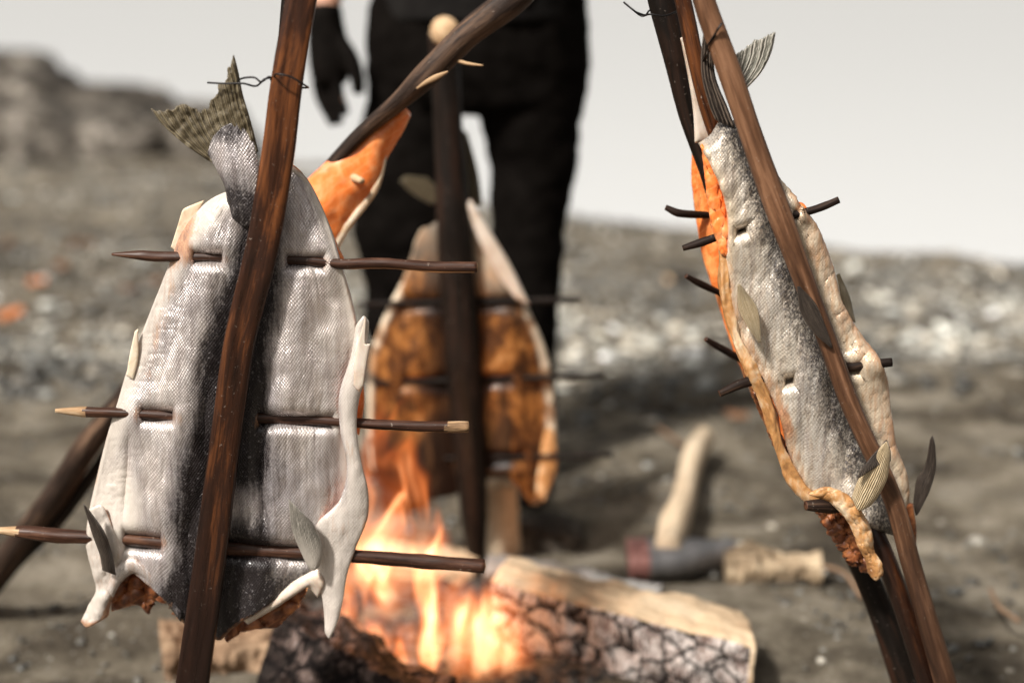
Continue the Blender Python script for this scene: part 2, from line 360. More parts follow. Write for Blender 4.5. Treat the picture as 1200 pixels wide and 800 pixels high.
M['roast'] = t.bsdf(Base_Color=c, Roughness=.45, Normal=t.bump(n2, .6, .003), Coat_Weight=.08, Specular_IOR_Level=.3)

def plain(name, c, rough=.6, c2=None, sc=30, bd=.002, spec=.5, **k):
    t = MT(name); ob = t.coord('Object'); n = t.noise(ob, sc, 5, .6)
    cc = t.mix(t.rng(n, .3, .7), c, c2 or tuple(min(1, x * 1.5) for x in c))
    return t.bsdf(Base_Color=cc, Roughness=rough, Normal=t.bump(n, .6, bd), Specular_IOR_Level=spec, **k)
M['trouser'] = plain('black_trouser_cloth', (.0030, .0024, .0020), .9, (.0075, .0062, .0054), 25, .004, spec=.02)
M['shirt'] = plain('black_shirt_cloth', (.007, .006, .006), .9, (.013, .012, .011), 20, .004, spec=.08)
M['glove'] = plain('black_glove', (.0030, .0024, .0020), .8, (.0080, .0065, .0055), 60, spec=.04)
M['boot'] = plain('black_boot', (.008, .007, .007), .5, (.02, .018, .016), 40, spec=.08)
M['human_skin'] = plain('human_skin', (.50, .26, .17), .5, (.58, .32, .22), 20, .0005)
M['hair'] = plain('dark_hair', (.02, .013, .01), .6, None, 80)
M['wire'] = plain('black_wire', (.010, .009, .009), .45, None, 80, .0005, Metallic=.6)
M['axe_steel'] = plain('weathered_steel', (.13, .13, .135), .45, (.26, .25, .25), 30, .001, Metallic=.5)
M['axe_red'] = plain('red_axe_paint', (.10, .035, .03), .6, (.30, .14, .12), 30, .001)
M['leaf_brown'] = plain('brown_leaf', (.10, .045, .02), .8, (.24, .12, .06), 12)
M['leaf'] = plain('orange_leaf', (.46, .14, .04), .7, (.62, .25, .10), 12)
M['twig'] = plain('dry_twig', (.16, .10, .06), .8, None, 30)

# charred log faces
def char_mat(name, ash=.8, cell=(.044, .040), warm=(.56, .50, .47)):
    """uv.x = around the log, uv.y = along it, both in metres: upright cracks crossed by short ones"""
    t = MT(name); uv = t.coord('UV')
    wp = t.n('VectorMath', {0: t.n('VectorMath', {0: t.noise(uv, 20, 5, .65, out=1), 1: (.5, .5, .5)}, operation='SUBTRACT'), 1: (.052, .052, 0)}, operation='MULTIPLY')
    d = t.n('VectorMath', {0: uv, 1: wp}, operation='ADD')
    dd = t.n('Mapping', {0: d, 'Scale': (27, 24, 1)}); cw = t.rng(t.noise(uv, 30, 3), .35, .65, .05, .16)
    def crack(v, sc, r, wd): return t.math('SUBTRACT', 1, t.n('MapRange', {0: t.vor(v, sc, 'DISTANCE_TO_EDGE', r), 1: .0, 2: wd, 3: 0., 4: 1.}, interpolation_type='SMOOTHSTEP'))
    k = crack(dd, 1.0, .72, cw); k2 = crack(t.n('Mapping', {0: d, 'Scale': (20, 75, 1)}), 1.3, .9, .10)
    n = t.noise(t.coord('Object'), 26, 6, .7); nf = t.noise(t.coord('UV', (60, 380, 1)), 1, 4, .7); n5 = t.noise(uv, 14, 3)
    c = t.ramp(t.math('ADD', t.math('MULTIPLY', n, .55), t.math('MULTIPLY', nf, .45)),
               [(.5 - ash * .20, (.02, .015, .013)), (.57 - ash * .17, (.20, .14, .12)), (.65 - ash * .17, warm), (.86 - ash * .08, (.76, .72, .68))])
    c = t.mix(t.math('MULTIPLY', k2, t.rng(n5, .46, .60, 0, .8)), c, (.035, .02, .016)); c = t.mix(k, c, (.005, .003, .003))
    h = t.math('ADD', t.math('ADD', t.math('MULTIPLY', k, -1), t.math('MULTIPLY', k2, -.4)), t.math('MULTIPLY', nf, .3))
    return t.bsdf(Base_Color=c, Roughness=.9, Specular_IOR_Level=.2, Normal=t.bump(h, 1, .006))
M['char'] = char_mat('ashy_cracked_char', .80)
M['char_black'] = char_mat('black_char_with_ash', .05, (.05, .05), (.35, .30, .28))
M['shortlog'] = wood_mat('rough_cream_log', (.06, .04, .025), (.26, .19, .12), (.56, .45, .31), .8, uvs=(70, 30, 1), coat=0, bumpd=.004)
M['tanlog'] = wood_mat('weathered_log_wood', (.06, .035, .02), (.20, .125, .075), (.40, .28, .18), .8, uvs=(60, 6, 1), coat=0, bumpd=.003)
M['ash'] = plain('pale_ash', (.20, .19, .18), .95, (.42, .40, .38), 25, .004)
M['emberbed'] = plain('charcoal_bits', (.015, .012, .01), .9, (.10, .09, .08), 40, .006)

# ------------------------------------------------------------------ ground, water
shore = np.array([(-60, 26), (-12, 15), (-6, 10.6), (-3.2, 8.9), (-1.18, 7.6), (.23, 6.42), (1.98, 5.40), (4, 4.5), (8, 3.6), (60, -6)])
def shore_y(x): return np.interp(x, shore[:, 0], shore[:, 1]) + .05 * vnoise(np.stack([x * 3, 0 * x, 0 * x], -1)) + .03 * vnoise(np.stack([x * 9, 0 * x, 0 * x + 5], -1))
def ground_z(x, y, fine=True):
    p = np.stack([x * 1.3, y * 3.2, 0 * x], -1)
    z = .034 * fbm(p, 4) * sst(0.5, 2.4, y) + .012 * vnoise(np.stack([x * 1.2 + y * .6, y * 7, 0 * x + 3], -1))
    z = z * (1 - .85 * np.exp(-(((x + .05) / .5) ** 2 + ((y - 2.05) / .4) ** 2)))
    if fine: z = z + .009 * fbm(np.stack([x * 9, y * 13, 0 * x], -1), 4)
    s = shore_y(x) - y
    z = z + .0 - np.where(s < .9, .065 * (1 - sst(0, .9, s)), 0) * 1.0 - np.where(s < 0, np.minimum(-s * .12, 3), 0) + .03
    return z
def axis(lo, a, b, hi, st):
    m = np.arange(a, b, st); l = []; x = a; g = st
    while x > lo: g *= 1.35; x -= g; l.append(x)
    h = []; x = b; g = st
    while x < hi: h.append(x); g *= 1.35; x += g
    return np.array(l[::-1] + list(m) + h + [hi])
gx = axis(-900, -3.6, 3.4, 900, .022); gy = axis(-40, 1.2, 8.2, 1500, .022)
X, Yg = np.meshgrid(gx, gy); Z = ground_z(X, Yg); n0, n1_ = X.shape
idx = np.arange(n0 * n1_).reshape(n0, n1_)
fq = np.stack([idx[:-1, :-1], idx[:-1, 1:], idx[1:, 1:], idx[1:, :-1]], -1).reshape(-1, 4)
t = MT('beach_sand'); ob = t.coord('Object'); n = t.noise(ob, 9, 7, .7); n2 = t.noise(t.coord('Object', (1, 2.4, 1)), 2.2, 4, .6, .4)
gr = t.noise(ob, 130, 4, .8); wt = t.vor(ob, 55, rnd=1)
f = t.math('ADD', t.math('MULTIPLY', n, .40), t.math('ADD', t.math('MULTIPLY', n2, .52), t.math('MULTIPLY', gr, .1)))
c = t.ramp(f, [(.40, (.030, .023, .016)), (.48, (.095, .078, .056)), (.54, (.185, .158, .118)), (.64, (.34, .30, .24))])
c = t.mix(t.math('MULTIPLY', t.rng(wt, .08, .2, 1, 0), .5), c, (.42, .39, .34))
sand = t.bsdf(Base_Color=c, Roughness=.9, Specular_IOR_Level=.25, Normal=t.bump(t.math('ADD', gr, n), .9, .012))
props(mesh('ground', np.stack([X, Yg, Z], -1).reshape(-1, 3), fq, sand, origin=(0, 0, 0)), kind='structure')

t = MT('calm_grey_water'); ob = t.coord('Object', (1, 2.5, 1)); n = t.noise(ob, 2.2, 4, .6); n2 = t.noise(ob, 9, 3)
water = t.bsdf(Base_Color=(.56, .57, .575), Roughness=.25, IOR=1.33, Normal=t.bump(t.math('ADD', n, t.math('MULTIPLY', n2, .3)), .25, .02))
wv = [(-900, -40, -.012), (900, -40, -.012), (900, 1500, -.012), (-900, 1500, -.012)]
props(mesh('water', wv, [(0, 1, 2, 3)], water, origin=(0, 0, -.012)), kind='structure')

# ------------------------------------------------------------------ pebbles (uncountable), and rocks
def ico(sub):
    import bmesh
    bm = bmesh.new(); bmesh.ops.create_icosphere(bm, subdivisions=sub, radius=1)
    v = np.array([x.co[:] for x in bm.verts]); f = np.array([[q.index for q in x.verts] for x in bm.faces]); bm.free(); return v, f
iv, if_ = ico(1)
def pebble_field(name, xs, ys, sizes, bright):
    n = len(xs); zs = ground_z(xs, ys, False)
    sc = sizes[:, None] * np.stack([rng.uniform(.7, 1.4, n), rng.uniform(.7, 1.3, n), rng.uniform(.35, .7, n)], 1)
    a = rng.uniform(0, 6.28, n); ca, sa = np.cos(a)[:, None], np.sin(a)[:, None]
    jit = 1 + rng.uniform(-.22, .22, (n, len(iv)))
    v = iv[None] * jit[..., None] * sc[:, None]
    vx = v[..., 0] * ca - v[..., 1] * sa; vy = v[..., 0] * sa + v[..., 1] * ca
    V = np.stack([vx + xs[:, None], vy + ys[:, None], v[..., 2] + (zs + sc[:, 2] * .25)[:, None]], -1).reshape(-1, 3)
    Fc = (if_[None] + (np.arange(n) * len(iv))[:, None, None]).reshape(-1, 3)
    hue = rng.uniform(-1, 1, n); c = np.stack([bright * (1.05 + .08 * hue), bright, bright * (.87 - .07 * hue)], 1)
    return mesh(name, V, Fc, M['pebble'], None, attrs={'paint': np.repeat(np.clip(c, 0, 1), len(iv), 0)}, origin=(0, 0, 0))
t = MT('beach_pebble'); n = t.noise(t.coord('Object'), 90, 4)
M['pebble'] = t.bsdf(Base_Color=t.mix(t.math('MULTIPLY', n, .4), t.n('Attribute', attribute_name='paint'), (.05, .045, .04)), Roughness=.42, Normal=t.bump(n, .5, .003))
n = 60000
xs = rng.uniform(-3.6, 3.4, n); ys = rng.uniform(3.0, 8.2, n)
dens = sst(3.05, 3.7, ys + .35 * vnoise(np.stack([xs * 1.5, ys * 2, 0 * xs], -1))) * (.45 + .75 * (vnoise(np.stack([xs * 1.2, ys * 2.2, 0 * xs + 9], -1)) > -.35))
ok = (rng.random(n) < dens) & (ys < shore_y(xs) - .03) & (np.abs(xs) < .45 * ys + .2)
xs, ys = xs[ok], ys[ok]; n = len(xs)
sz = rng.lognormal(math.log(.0115), .45, n).clip(.004, .029)
sz = sz * np.interp(ys, [3.4, 4.4, 5.6], [1.15, 1.0, .6])
pale = np.exp(-((ys - 4.1) / .65) ** 2)
clump = .55 + .9 * sst(-.35, .4, vnoise(np.stack([xs * 2.6, ys * 4.5, 0 * xs + 21], -1)))
br = clump * np.where(rng.random(n) < .05 + .14 * pale * (xs > -.3), rng.uniform(.45, .85, n), rng.lognormal(math.log(.12), .75, n).clip(.014, .55) + .04 * pale)
props(pebble_field('beach_pebbles', xs, ys, sz, br), 'grey and white pebbles covering the upper beach', 'pebbles', kind='stuff')
n = 7000; xs = rng.uniform(-1.8, 1.8, n); ys = rng.uniform(1.7, 3.5, n); ok = np.hypot(xs, ys - 2.05) > .45; xs, ys = xs[ok], ys[ok]; n = len(xs)
props(pebble_field('sand_grit', xs, ys, rng.lognormal(math.log(.0042), .5, n).clip(.002, .016), np.where(rng.random(n) < .035, .45, rng.lognormal(math.log(.11), .5, n).clip(.03, .35))),
      'loose grit and small stones scattered on the dark sand', 'grit', kind='stuff')

t = MT('shore_rock'); ob = t.coord('Object'); n = t.noise(ob, 3.2, 7, .7, .3); n2 = t.noise(ob, 20, 5, .7)
c = t.ramp(t.math('ADD', t.math('MULTIPLY', n, .7), t.math('MULTIPLY', n2, .3)), [(.42, (.010, .008, .005)), (.50, (.05, .04, .03)), (.56, (.20, .175, .145)), (.66, (.55, .50, .44))])
rock_m = t.bsdf(Base_Color=c, Roughness=.85, Normal=t.bump(n2, .9, .03))
iv4, if4 = ico(4)
def rock(label, c, r, seed, group=None, name='boulder', mat_=None, cat='rock'):
    q = iv4 * (1 + .30 * fbm(iv4 * 1.3 + seed * 5.1, 5)[:, None]); q = np.where(np.abs(q) > .82, np.sign(q) * (.82 + (np.abs(q) - .82) * .35), q)
    V = q * np.array(r) + np.array(c)
    return props(mesh(name, V, if4, mat_ or rock_m), label, cat, group)
g = 'rocks of the low bank by the water'
def rk(px, ytop, Yd, wpx, label, seed):
    tp = W(px, ytop, Yd); h = tp[2] + .08; hw = wpx / F * Yd / 2
    rock(label, (tp[0], Yd, h / 2 - .08), (hw * 1.45, hw * .9 + .15, h / 2 * 1.10), seed, g)
rk(-75, 60, 8.6, 190, 'large dark rock at the far left end of the bank', 1)
rk(25, 78, 8.4, 130, 'dark hump rising highest behind the pale left rock', 2)
rk(98, 96, 8.3, 110, 'low dark rock at the back of the bank, left of centre', 3)
rk(158, 104, 8.2, 90, 'narrow rock between the dark hump and the blackish block', 4)
rk(212, 118, 8.0, 110, 'blackish block nearest the fish tail', 5)
rk(20, 118, 7.9, 150, 'pale grey rock at the foot of the bank on the left', 6)
rk(118, 128, 7.8, 120, 'whitish rounded rock at the foot of the bank, middle', 7)
rk(262, 150, 7.8, 60, 'small dark rock at the right end of the bank', 8)
rk(-60, 110, 7.9, 90, 'grey rock at the foot of the bank, outermost left', 9)
rk(68, 150, 7.7, 70, 'small stone in front of the two pale rocks', 10)

rock('dark stone lying on the sand beside the person\'s boot', (*G(640, 628)[:2], .03), (.085, .06, .04), 21, name='stone')
# fallen leaves / weed scraps on the left of the beach
def scrap(px, py, s, label, seed, mat_='leaf'):
    c = G(px, py, .045); n = 12; r_ = np.random.default_rng(seed)
    gu, gv = np.meshgrid(np.linspace(-1, 1, n), np.linspace(-1, 1, n)); a = r_.uniform(0, 3)
    m_ = 1 - .55 * np.abs(gu) ** 1.6; x = gu * s; y = gv * s * .55 * m_
    z = .25 * s * fbm(np.stack([gu * 1.3, gv * 1.3, 0 * gu + seed], -1), 3) + .2 * s * gv ** 2
    xr = x * math.cos(a) - y * math.sin(a); yr = x * math.sin(a) + y * math.cos(a)
    z0 = ground_z(np.array([c[0]]), np.array([c[1]]))[0] + .25 * s
    T_ = np.stack([xr + c[0], yr + c[1], z + z0], -1).reshape(-1, 3); B_ = T_ - [0, 0, .004]
    id_ = np.arange(n * n).reshape(n, n); q = np.stack([id_[:-1, :-1], id_[:-1, 1:], id_[1:, 1:], id_[1:, :-1]], -1).reshape(-1, 4)
    rim_ = np.concatenate([id_[0], id_[1:, -1], id_[-1, -2::-1], id_[-2:0:-1, 0]]); rn = np.roll(rim_, -1)
    fs = q.tolist() + (q[:, ::-1] + n * n).tolist() + np.stack([rim_, rn + 0, rn + n * n, rim_ + n * n], -1)[:, ::-1].tolist()
    props(mesh('dry_leaf', np.vstack([T_, B_]), fs, M[mat_]), label, 'leaf', 'orange leaves on the left of the beach')
for k, (a, b, s, l) in enumerate([
    (42, 322, .045, 'bright orange leaf on the pebbles, largest of the left cluster'), (12, 356, .042, 'orange leaf at the left edge of the photo, lowest of the cluster'),
    (95, 283, .05, 'rust brown leaf near the foot of the rock bank'), (150, 330, .03, 'small reddish leaf beside the fish edge'),
    (70, 300, .04, 'brown leaf between the bright orange one and the rock bank'), (10, 275, .045, 'dull orange leaf at the left edge, highest of the cluster'),
    (115, 310, .04, 'orange brown leaf just left of the top skewer tip'), (180, 322, .05, 'tan leaf partly behind the left fish')]): scrap(a, b, s, l, k + 1, 'leaf' if k < 2 else 'leaf_brown')
scrap(862, 480, .03, 'small rust coloured leaf near the axe handle tip on the pebbles', 14, 'leaf_brown')

# ------------------------------------------------------------------ sticks
def stick(name, pts, rad, label, cat, mats, group=None, n=16, m=80, **k):
    """pts: (px, py, Y)"""
    P = np.array([W(a, b, c) for a, b, c in pts])
    V, Fc, mi, uv = tubegeo(P, rad, n=n, m=m, **k)
    return props(mesh(name, V, Fc, mats, None, mi, uv), label, cat, group)
# left rack ------------------------------------------------------
YL = 1.60
stake_pts = [(362, -60, 1.57), (353, 0, 1.57), (337, 94, 1.567), (325, 187, 1.565), (306, 296, 1.562), (281, 400, 1.560), (263, 525, 1.558), (247, 650, 1.556), (226, 796, 1.553), (190, 1085, 1.55)]
stick('wooden_stake', stake_pts, [.0165, .0165, .0172, .0178, .0180, .0176, .0172, .0185, .0195, .021],
      'flat varnished brown stake standing in front of the big silver fish', 'stake', [M['stake'], M['cut']], n=32, m=160, sq=5.5, flat=.42, rough=.035, seed=1)
stick('wooden_stake', [(352, -60, 1.655), (338, 94, 1.655), (312, 296, 1.655), (268, 525, 1.65), (230, 796, 1.64), (194, 1085, 1.63)], .016,
      'rear half of the split stake hidden behind the big silver fish', 'stake', [M['stake_dark'], M['cut']], sq=5, flat=.4, n=24, rough=.03, seed=2)

FL = .010   # skewer plane forward of the fish mid sheet
sk = [  # px line + intervals where the stick shows in front of the skin
    dict(a=(131, 298), b=(559, 313), r=.0058, vis=[(224, 264), (334, 382)]),
    dict(a=(65, 481), b=(549, 500), r=.0062, vis=[(163, 207), (300, 392)]),
    dict(a=(0, 621), b=(568, 663), r=.0082, vis=[(143, 193), (262, 362)])]
labs = ['topmost skewer of the big silver fish with a sharpened left tip', 'middle skewer of the big silver fish with splintered pale ends',
        'thick lowest skewer of the big silver fish above the flames']
for k, s in enumerate(sk):
    (x0, y0), (x1, y1) = s['a'], s['b']; pts = []; rr = []; r_ = np.random.default_rng(k + 5)
    for q in np.linspace(0, 1, 9):
        pts.append((x0 + (x1 - x0) * q, y0 + (y1 - y0) * q + (r_.uniform(-1.5, 1.5) if 0 < q < 1 else 0), YL - FL)); rr.append(s['r'] * (1 + r_.uniform(-.08, .08)))
    rr[0] *= (.25, .35, .45)[k]; rr.insert(1, s['r'] * .95); pts.insert(1, (x0 + 34, y0 + (y1 - y0) * 34 / (x1 - x0), YL - FL))
    P = np.array([W(*p) for p in pts])
    V, Fc, mi, uv = tubegeo(P, rr, n=14, m=120, rough=.15, rscale=90, seed=k, tip1=1.2)
    mi = np.array(mi); ctr = np.array([np.mean(V[list(f)], 0) for f in Fc])
    ctr[:, 0] += .006 * vnoise(ctr * 260)
    if k >= 1: mi[ctr[:, 0] < W(x0 + (40 if k == 1 else 24), y0, YL)[0]] = 1
    if k == 1: mi[ctr[:, 0] > W(x1 - 26, y0, YL)[0]] = 1
    props(mesh('wooden_skewer', V, Fc, [M['skewer'], M['tip']], None, mi, uv), labs[k], 'skewer', 'skewers through the big silver fish')

# big silver fish -------------------------------------------------
ys_ = [0, 94, 187, 296, 400, 525, 650, 796]; xc_ = [353, 337, 325, 306, 281, 263, 247, 226]
def xc(py): return np.interp(py, ys_, xc_)
def ffL(u, v, px, py):
    e = 2 * u - 1
    f = .030 * (1 - np.abs(e) ** 2.2) - .004
    x = (px - xc(py))
    f = f - .019 * np.exp(-(x / 40) ** 2) + .005 * np.exp(-((x - 62) / 22) ** 2) + .004 * np.exp(-((x + 60) / 25) ** 2)
    q = np.stack([px / 42, py / 120, 0 * px], -1); f = f + .0045 * fbm(q, 3)
    q = np.stack([px / 14, py / 22, 0 * px + 4], -1); f = f + .0011 * fbm(q, 3)
    f = f + .0008 * fbm(np.stack([u * 34, v * 2.2, 0 * px + 2], -1), 3) * sst(20, 50, np.abs(x))
    f = f + .0006 * fbm(np.stack([px / 12, py / 3.6, 0 * px + 8], -1), 3) * np.exp(-((px - 205 + (py - 300) * .28) / 26) ** 2)
    # long crease right of the stake low down and folds at the shoulders
    f = f - .012 * np.exp(-((x - 50 + 12 * np.sin(py / 60)) / 9) ** 2) * sst(420, 520, py) * (1 - sst(600, 640, py))
    f = f - .010 * np.exp(-((px - 150 - (py - 560) * -.05) / 5) ** 2) * sst(420, 520, py) * (1 - sst(590, 640, py)) * .5
    for s in sk:
        yl = s['a'][1] + (px - s['a'][0]) * (s['b'][1] - s['a'][1]) / (s['b'][0] - s['a'][0]); rp = s['r'] * 1000
        top = np.exp(-(np.abs(py - yl) / (rp + 4)) ** 3); inside = 0
        for a, b in s['vis']: inside = inside + sst(a - 3, a + 3, px) * (1 - sst(b - 3, b + 3, px))
        base = FL + s['r'] + .004 - .006           # keep the skin in front of the stick elsewhere
        lo = FL - s['r'] * .9 - .006
        near = np.exp(-(np.abs(py - yl) / (rp + 26)) ** 2)
        f = np.where(near > .02, f + (np.maximum(f, base) - f) * near, f)
        f = f * (1 - top * inside) + lo * top * inside
    edge = np.minimum(sst(0, .10, u), sst(0, .10, 1 - u)); bt = sst(0, .06, v)
    return f * (.25 + .75 * edge) * (.2 + .8 * bt)
def paintL(u, v, px, py):
    x = px - xc(py); wl = np.interp(py, [200, 300, 420, 560, 650, 700, 760], [40, 46, 50, 54, 58, 76, 90]); wr = np.interp(py, [200, 260, 400, 500, 600, 680, 760], [18, 36, 48, 66, 80, 100, 110])
    nz = 10 * fbm(np.stack([px / 30, py / 60, 0 * px], -1), 3)
    dk = np.where(x < 0, 1 - sst(wl - 26, wl + 14, -x + nz), 1 - sst(wr - 30, wr + 14, x + nz))
    dk = np.maximum(dk, .9 * sst(655, 690, py + nz) * (1 - sst(-40, 20, 190 - px)) )
    dk = dk * (1 - .75 * np.exp(-((px - 285) / 30) ** 2 - ((py - 590) / 22) ** 2))
    left_edge = 1 - sst(10, 34, px - np.interp(py, [228, 300, 385, 470, 560, 640], [262, 200, 168, 138, 112, 100]))
    br = .75 * np.exp(-((px - 205 - (py - 300) * -.28) / 16) ** 2) * (1 - sst(280, 330, py)) + .42 * np.exp(-((px - 190 + (py - 380) * .25) / 14) ** 2) * (1 - sst(440, 500, py))
    for s in sk:
        for a, b in s['vis']:
            for ed in (a, b):
                yl = s['a'][1] + (ed - s['a'][0]) * (s['b'][1] - s['a'][1]) / (s['b'][0] - s['a'][0])
                br = br + .55 * np.exp(-((px - ed) / 7) ** 2 - ((py - yl) / 12) ** 2)
    br = br + 1.2 * np.exp(-((px - 284) / 6) ** 2 - ((py - 640) / 8) ** 2)
    br = np.maximum(br, .50 * sst(.965, 1, u)); br = np.maximum(br, .42 * (1 - sst(0, .03, u)))
    br = np.maximum(br, .6 * sst(.975, 1, v))
    wh = np.maximum(left_edge * .9, np.maximum(sst(150, 90, px + (py - 560) * .0) * 0, sst(.90, .99, u)))
    wh = np.maximum(wh, .50 * sst(70, 150, np.abs(x)))
    wh = np.maximum(wh, (1 - sst(150, 172, px + 6 * np.sin(py / 20))) * sst(500, 560, py) * .95)
    return np.stack([dk, np.clip(br, 0, 1), np.clip(wh, 0, 1)], -1)
fish = empty('butterflied_fish', W(255, 740, YL), 'large silver skinned butterflied fish nearest the camera, tail up, left of the flames', 'fish')
Lb = [(262, 226), (236, 246), (214, 272), (202, 300), (186, 340), (168, 385), (150, 430), (138, 470), (125, 512), (113, 560), (103, 606), (101, 640), (110, 672)]
Rb = [(340, 192), (362, 212), (384, 258), (400, 308), (413, 352), (420, 395), (416, 440), (408, 480), (408, 520), (412, 570), (404, 612), (388, 650), (372, 668)]
Bb = [(110, 672), (128, 664), (152, 668), (178, 688), (196, 706), (212, 727), (228, 738), (246, 744), (258, 750), (266, 742), (284, 728), (302, 716), (320, 702), (346, 688), (372, 668)]
Tb = [(262, 226), (282, 222), (305, 205), (325, 192), (340, 192)]
body = sheet('body', Tb, Bb, Lb, Rb, YL, [M['skin'], M['flesh_brown']], fish, thick=.010, nu=230, nv=330, ff=ffL, paint=paintL, rim=(.02, .01))
# white belly edge rolled over on the right
def paintW(u, v, px, py): return np.stack([0 * u, np.maximum(.24 + .55 * sst(.90, 1, u), .5 * (1 - sst(0, .1, u)) * sst(.4, .5, v)), .80 - .55 * (1 - sst(.0, .35, u)) * sst(.1, .3, v) * (1 - sst(.5, .6, v))], -1)
sheet('belly_flap', [(420, 378), (426, 370), (431, 374)], [(382, 742), (387, 748), (393, 730)],
      [(420, 378), (412, 420), (398, 462), (400, 505), (408, 545), (398, 585), (372, 612), (362, 640), (368, 668), (378, 700), (382, 742)],
      [(431, 374), (430, 405), (428, 440), (420, 470), (417, 500), (421, 535), (431, 572), (431, 606), (418, 640), (407, 672), (402, 700), (393, 730)],
      YL - .016, [M['skin'], M['flesh_bright']], fish, thick=.007, nu=40, nv=150, paint=paintW, rim=(.14, .03),
      ff=lambda u, v, px, py: .007 * np.sin(np.pi * u) * (1 - .5 * v) + .003 * fbm(np.stack([px / 25, py / 50, 0 * px], -1), 3) - .012 * (1 - sst(.0, .2, v)))
sheet('flesh_edge', [(410, 430), (424, 436)], [(414, 505), (421, 510)], [(410, 430), (408, 470), (414, 505)], [(424, 436), (427, 470), (421, 510)], YL + .006,
      [M['flesh_bright'], M['flesh_bright']], fish, thick=.012, nu=12, nv=30, rim=(.4, .2))
sheet('flesh_edge', [(386, 262), (396, 290)], [(392, 306), (406, 308)], [(386, 262), (388, 285), (392, 306)], [(396, 290), (401, 298), (406, 308)], YL + .006,
      [M['flesh_bright'], M['flesh_bright']], fish, thick=.010, nu=12, nv=16, rim=(.4, .2))
# collar flaps at the bottom
sheet('collar_flap', [(104, 596), (120, 592), (140, 640)], [(95, 728), (103, 735), (126, 722)],
      [(104, 596), (101, 640), (108, 668), (113, 692), (104, 708), (95, 728)], [(140, 640), (150, 668), (138, 688), (130, 704), (126, 722)],
      YL - .012, [M['skin'], M['flesh_brown']], fish, thick=.007, nu=40, nv=80, rim=(.12, .06),
      paint=lambda u, v, px, py: np.stack([0 * u, .28 + .65 * sst(.62, .8, u) * sst(.3, .7, v) + .7 * sst(.93, 1, v), .7 + .25 * (1 - u)], -1),
      ff=lambda u, v, px, py: .007 * np.sin(np.pi * u) - .006 * v + .003 * fbm(np.stack([px / 12, py / 18, 0 * px], -1), 3))
sheet('inner_flesh', [(126, 668), (160, 662), (214, 720)], [(131, 716), (146, 712), (160, 708), (168, 712), (175, 718), (182, 702), (196, 706), (212, 727)],
      [(126, 668), (131, 716)], [(214, 720), (212, 727)], YL + .008, [M['flesh_dark'], M['flesh_dark']], fish, thick=.012, nu=60, nv=24, rim=(.05, .2),
      ff=lambda u, v, px, py: .006 * fbm(np.stack([px / 10, py / 10, 0 * px], -1), 3))
sheet('inner_flesh', [(262, 735), (310, 700), (362, 660)], [(266, 752), (285, 738), (305, 736), (322, 735), (338, 722), (350, 708), (360, 690)],
      [(262, 735), (266, 752)], [(362, 660), (360, 690)], YL + .006, [M['flesh_dark'], M['flesh_dark']], fish, thick=.012, nu=60, nv=24, rim=(.05, .2),
      ff=lambda u, v, px, py: .006 * fbm(np.stack([px / 10, py / 10, 0 * px], -1), 3))
sheet('collar_edge', [(282, 724), (318, 700), (350, 676), (372, 664)], [(290, 731), (322, 712), (346, 696), (360, 688), (372, 700)],
      [(282, 724), (290, 731)], [(372, 664), (380, 682), (372, 700)], YL - .016, [M['pale'], M['pale']], fish, thick=.005, nu=70, nv=16, rim=(.05, .4),
      ff=lambda u, v, px, py: .006 * np.sin(np.pi * v))
sheet('collar_edge', [(126, 690), (134, 668), (156, 652), (186, 680), (214, 716)], [(132, 700), (144, 680), (160, 672), (184, 692), (212, 728)],
      [(126, 690), (132, 700)], [(214, 716), (212, 728)], YL - .018, [M['skin'], M['pale']], fish, thick=.005, nu=70, nv=16, rim=(.05, .4),
      paint=lambda u, v, px, py: np.stack([.9 * sst(.5, .8, u), .3 + 0 * u, .6 * (1 - u)], -1), ff=lambda u, v, px, py: .005 * np.sin(np.pi * v))
# fins
sheet('pectoral_fin', [(98, 590), (101, 594)], [(120, 668), (136, 674)], [(98, 590), (108, 625), (117, 650), (120, 668)], [(101, 594), (122, 622), (132, 650), (136, 674)],
      YL - .040, [M['fin_dark'], M['fin_dark']], fish, thick=.003, nu=20, nv=50, rim=(.3, .1), ff=lambda u, v, px, py: .008 * np.sin(np.pi * u) - .01 * v)
sheet('pectoral_fin', [(338, 584), (350, 596), (366, 612)], [(362, 666), (368, 668), (374, 664)], [(338, 584), (342, 620), (352, 645), (362, 666)], [(366, 612), (376, 632), (378, 650), (374, 664)],
      YL - .040, [M['fin_blend'], M['fin_blend']], fish, thick=.003, nu=30, nv=50, rim=(.2, .1), ff=lambda u, v, px, py: .006 * np.sin(np.pi * u) - .004 * v)
sheet('pelvic_fin', [(427, 374), (428, 371), (429, 374)], [(414, 452), (420, 458), (426, 452)], [(427, 374), (417, 412), (414, 452)], [(429, 374), (429, 404), (434, 402), (430, 425), (426, 452)],
      YL - .036, [M['pale'], M['pale']], fish, thick=.004, nu=20, nv=40, rim=(.3, .1))
sheet('ventral_fin', [(158, 388), (162, 385)], [(148, 440), (156, 445)], [(158, 388), (152, 415), (148, 440)], [(162, 385), (162, 420), (156, 445)],
      YL - .009, [M['dried_belly'], M['dried_belly']], fish, thick=.003, nu=14, nv=30, rim=(.3, .1))
sheet('ventral_fin', [(213, 248), (216, 244), (240, 234)], [(200, 290), (206, 296)], [(213, 248), (207, 268), (200, 290)], [(240, 234), (225, 262), (206, 296)],
      YL + .004, [M['dried_belly'], M['dried_belly']], fish, thick=.002, nu=20, nv=20, rim=(.2, .1))
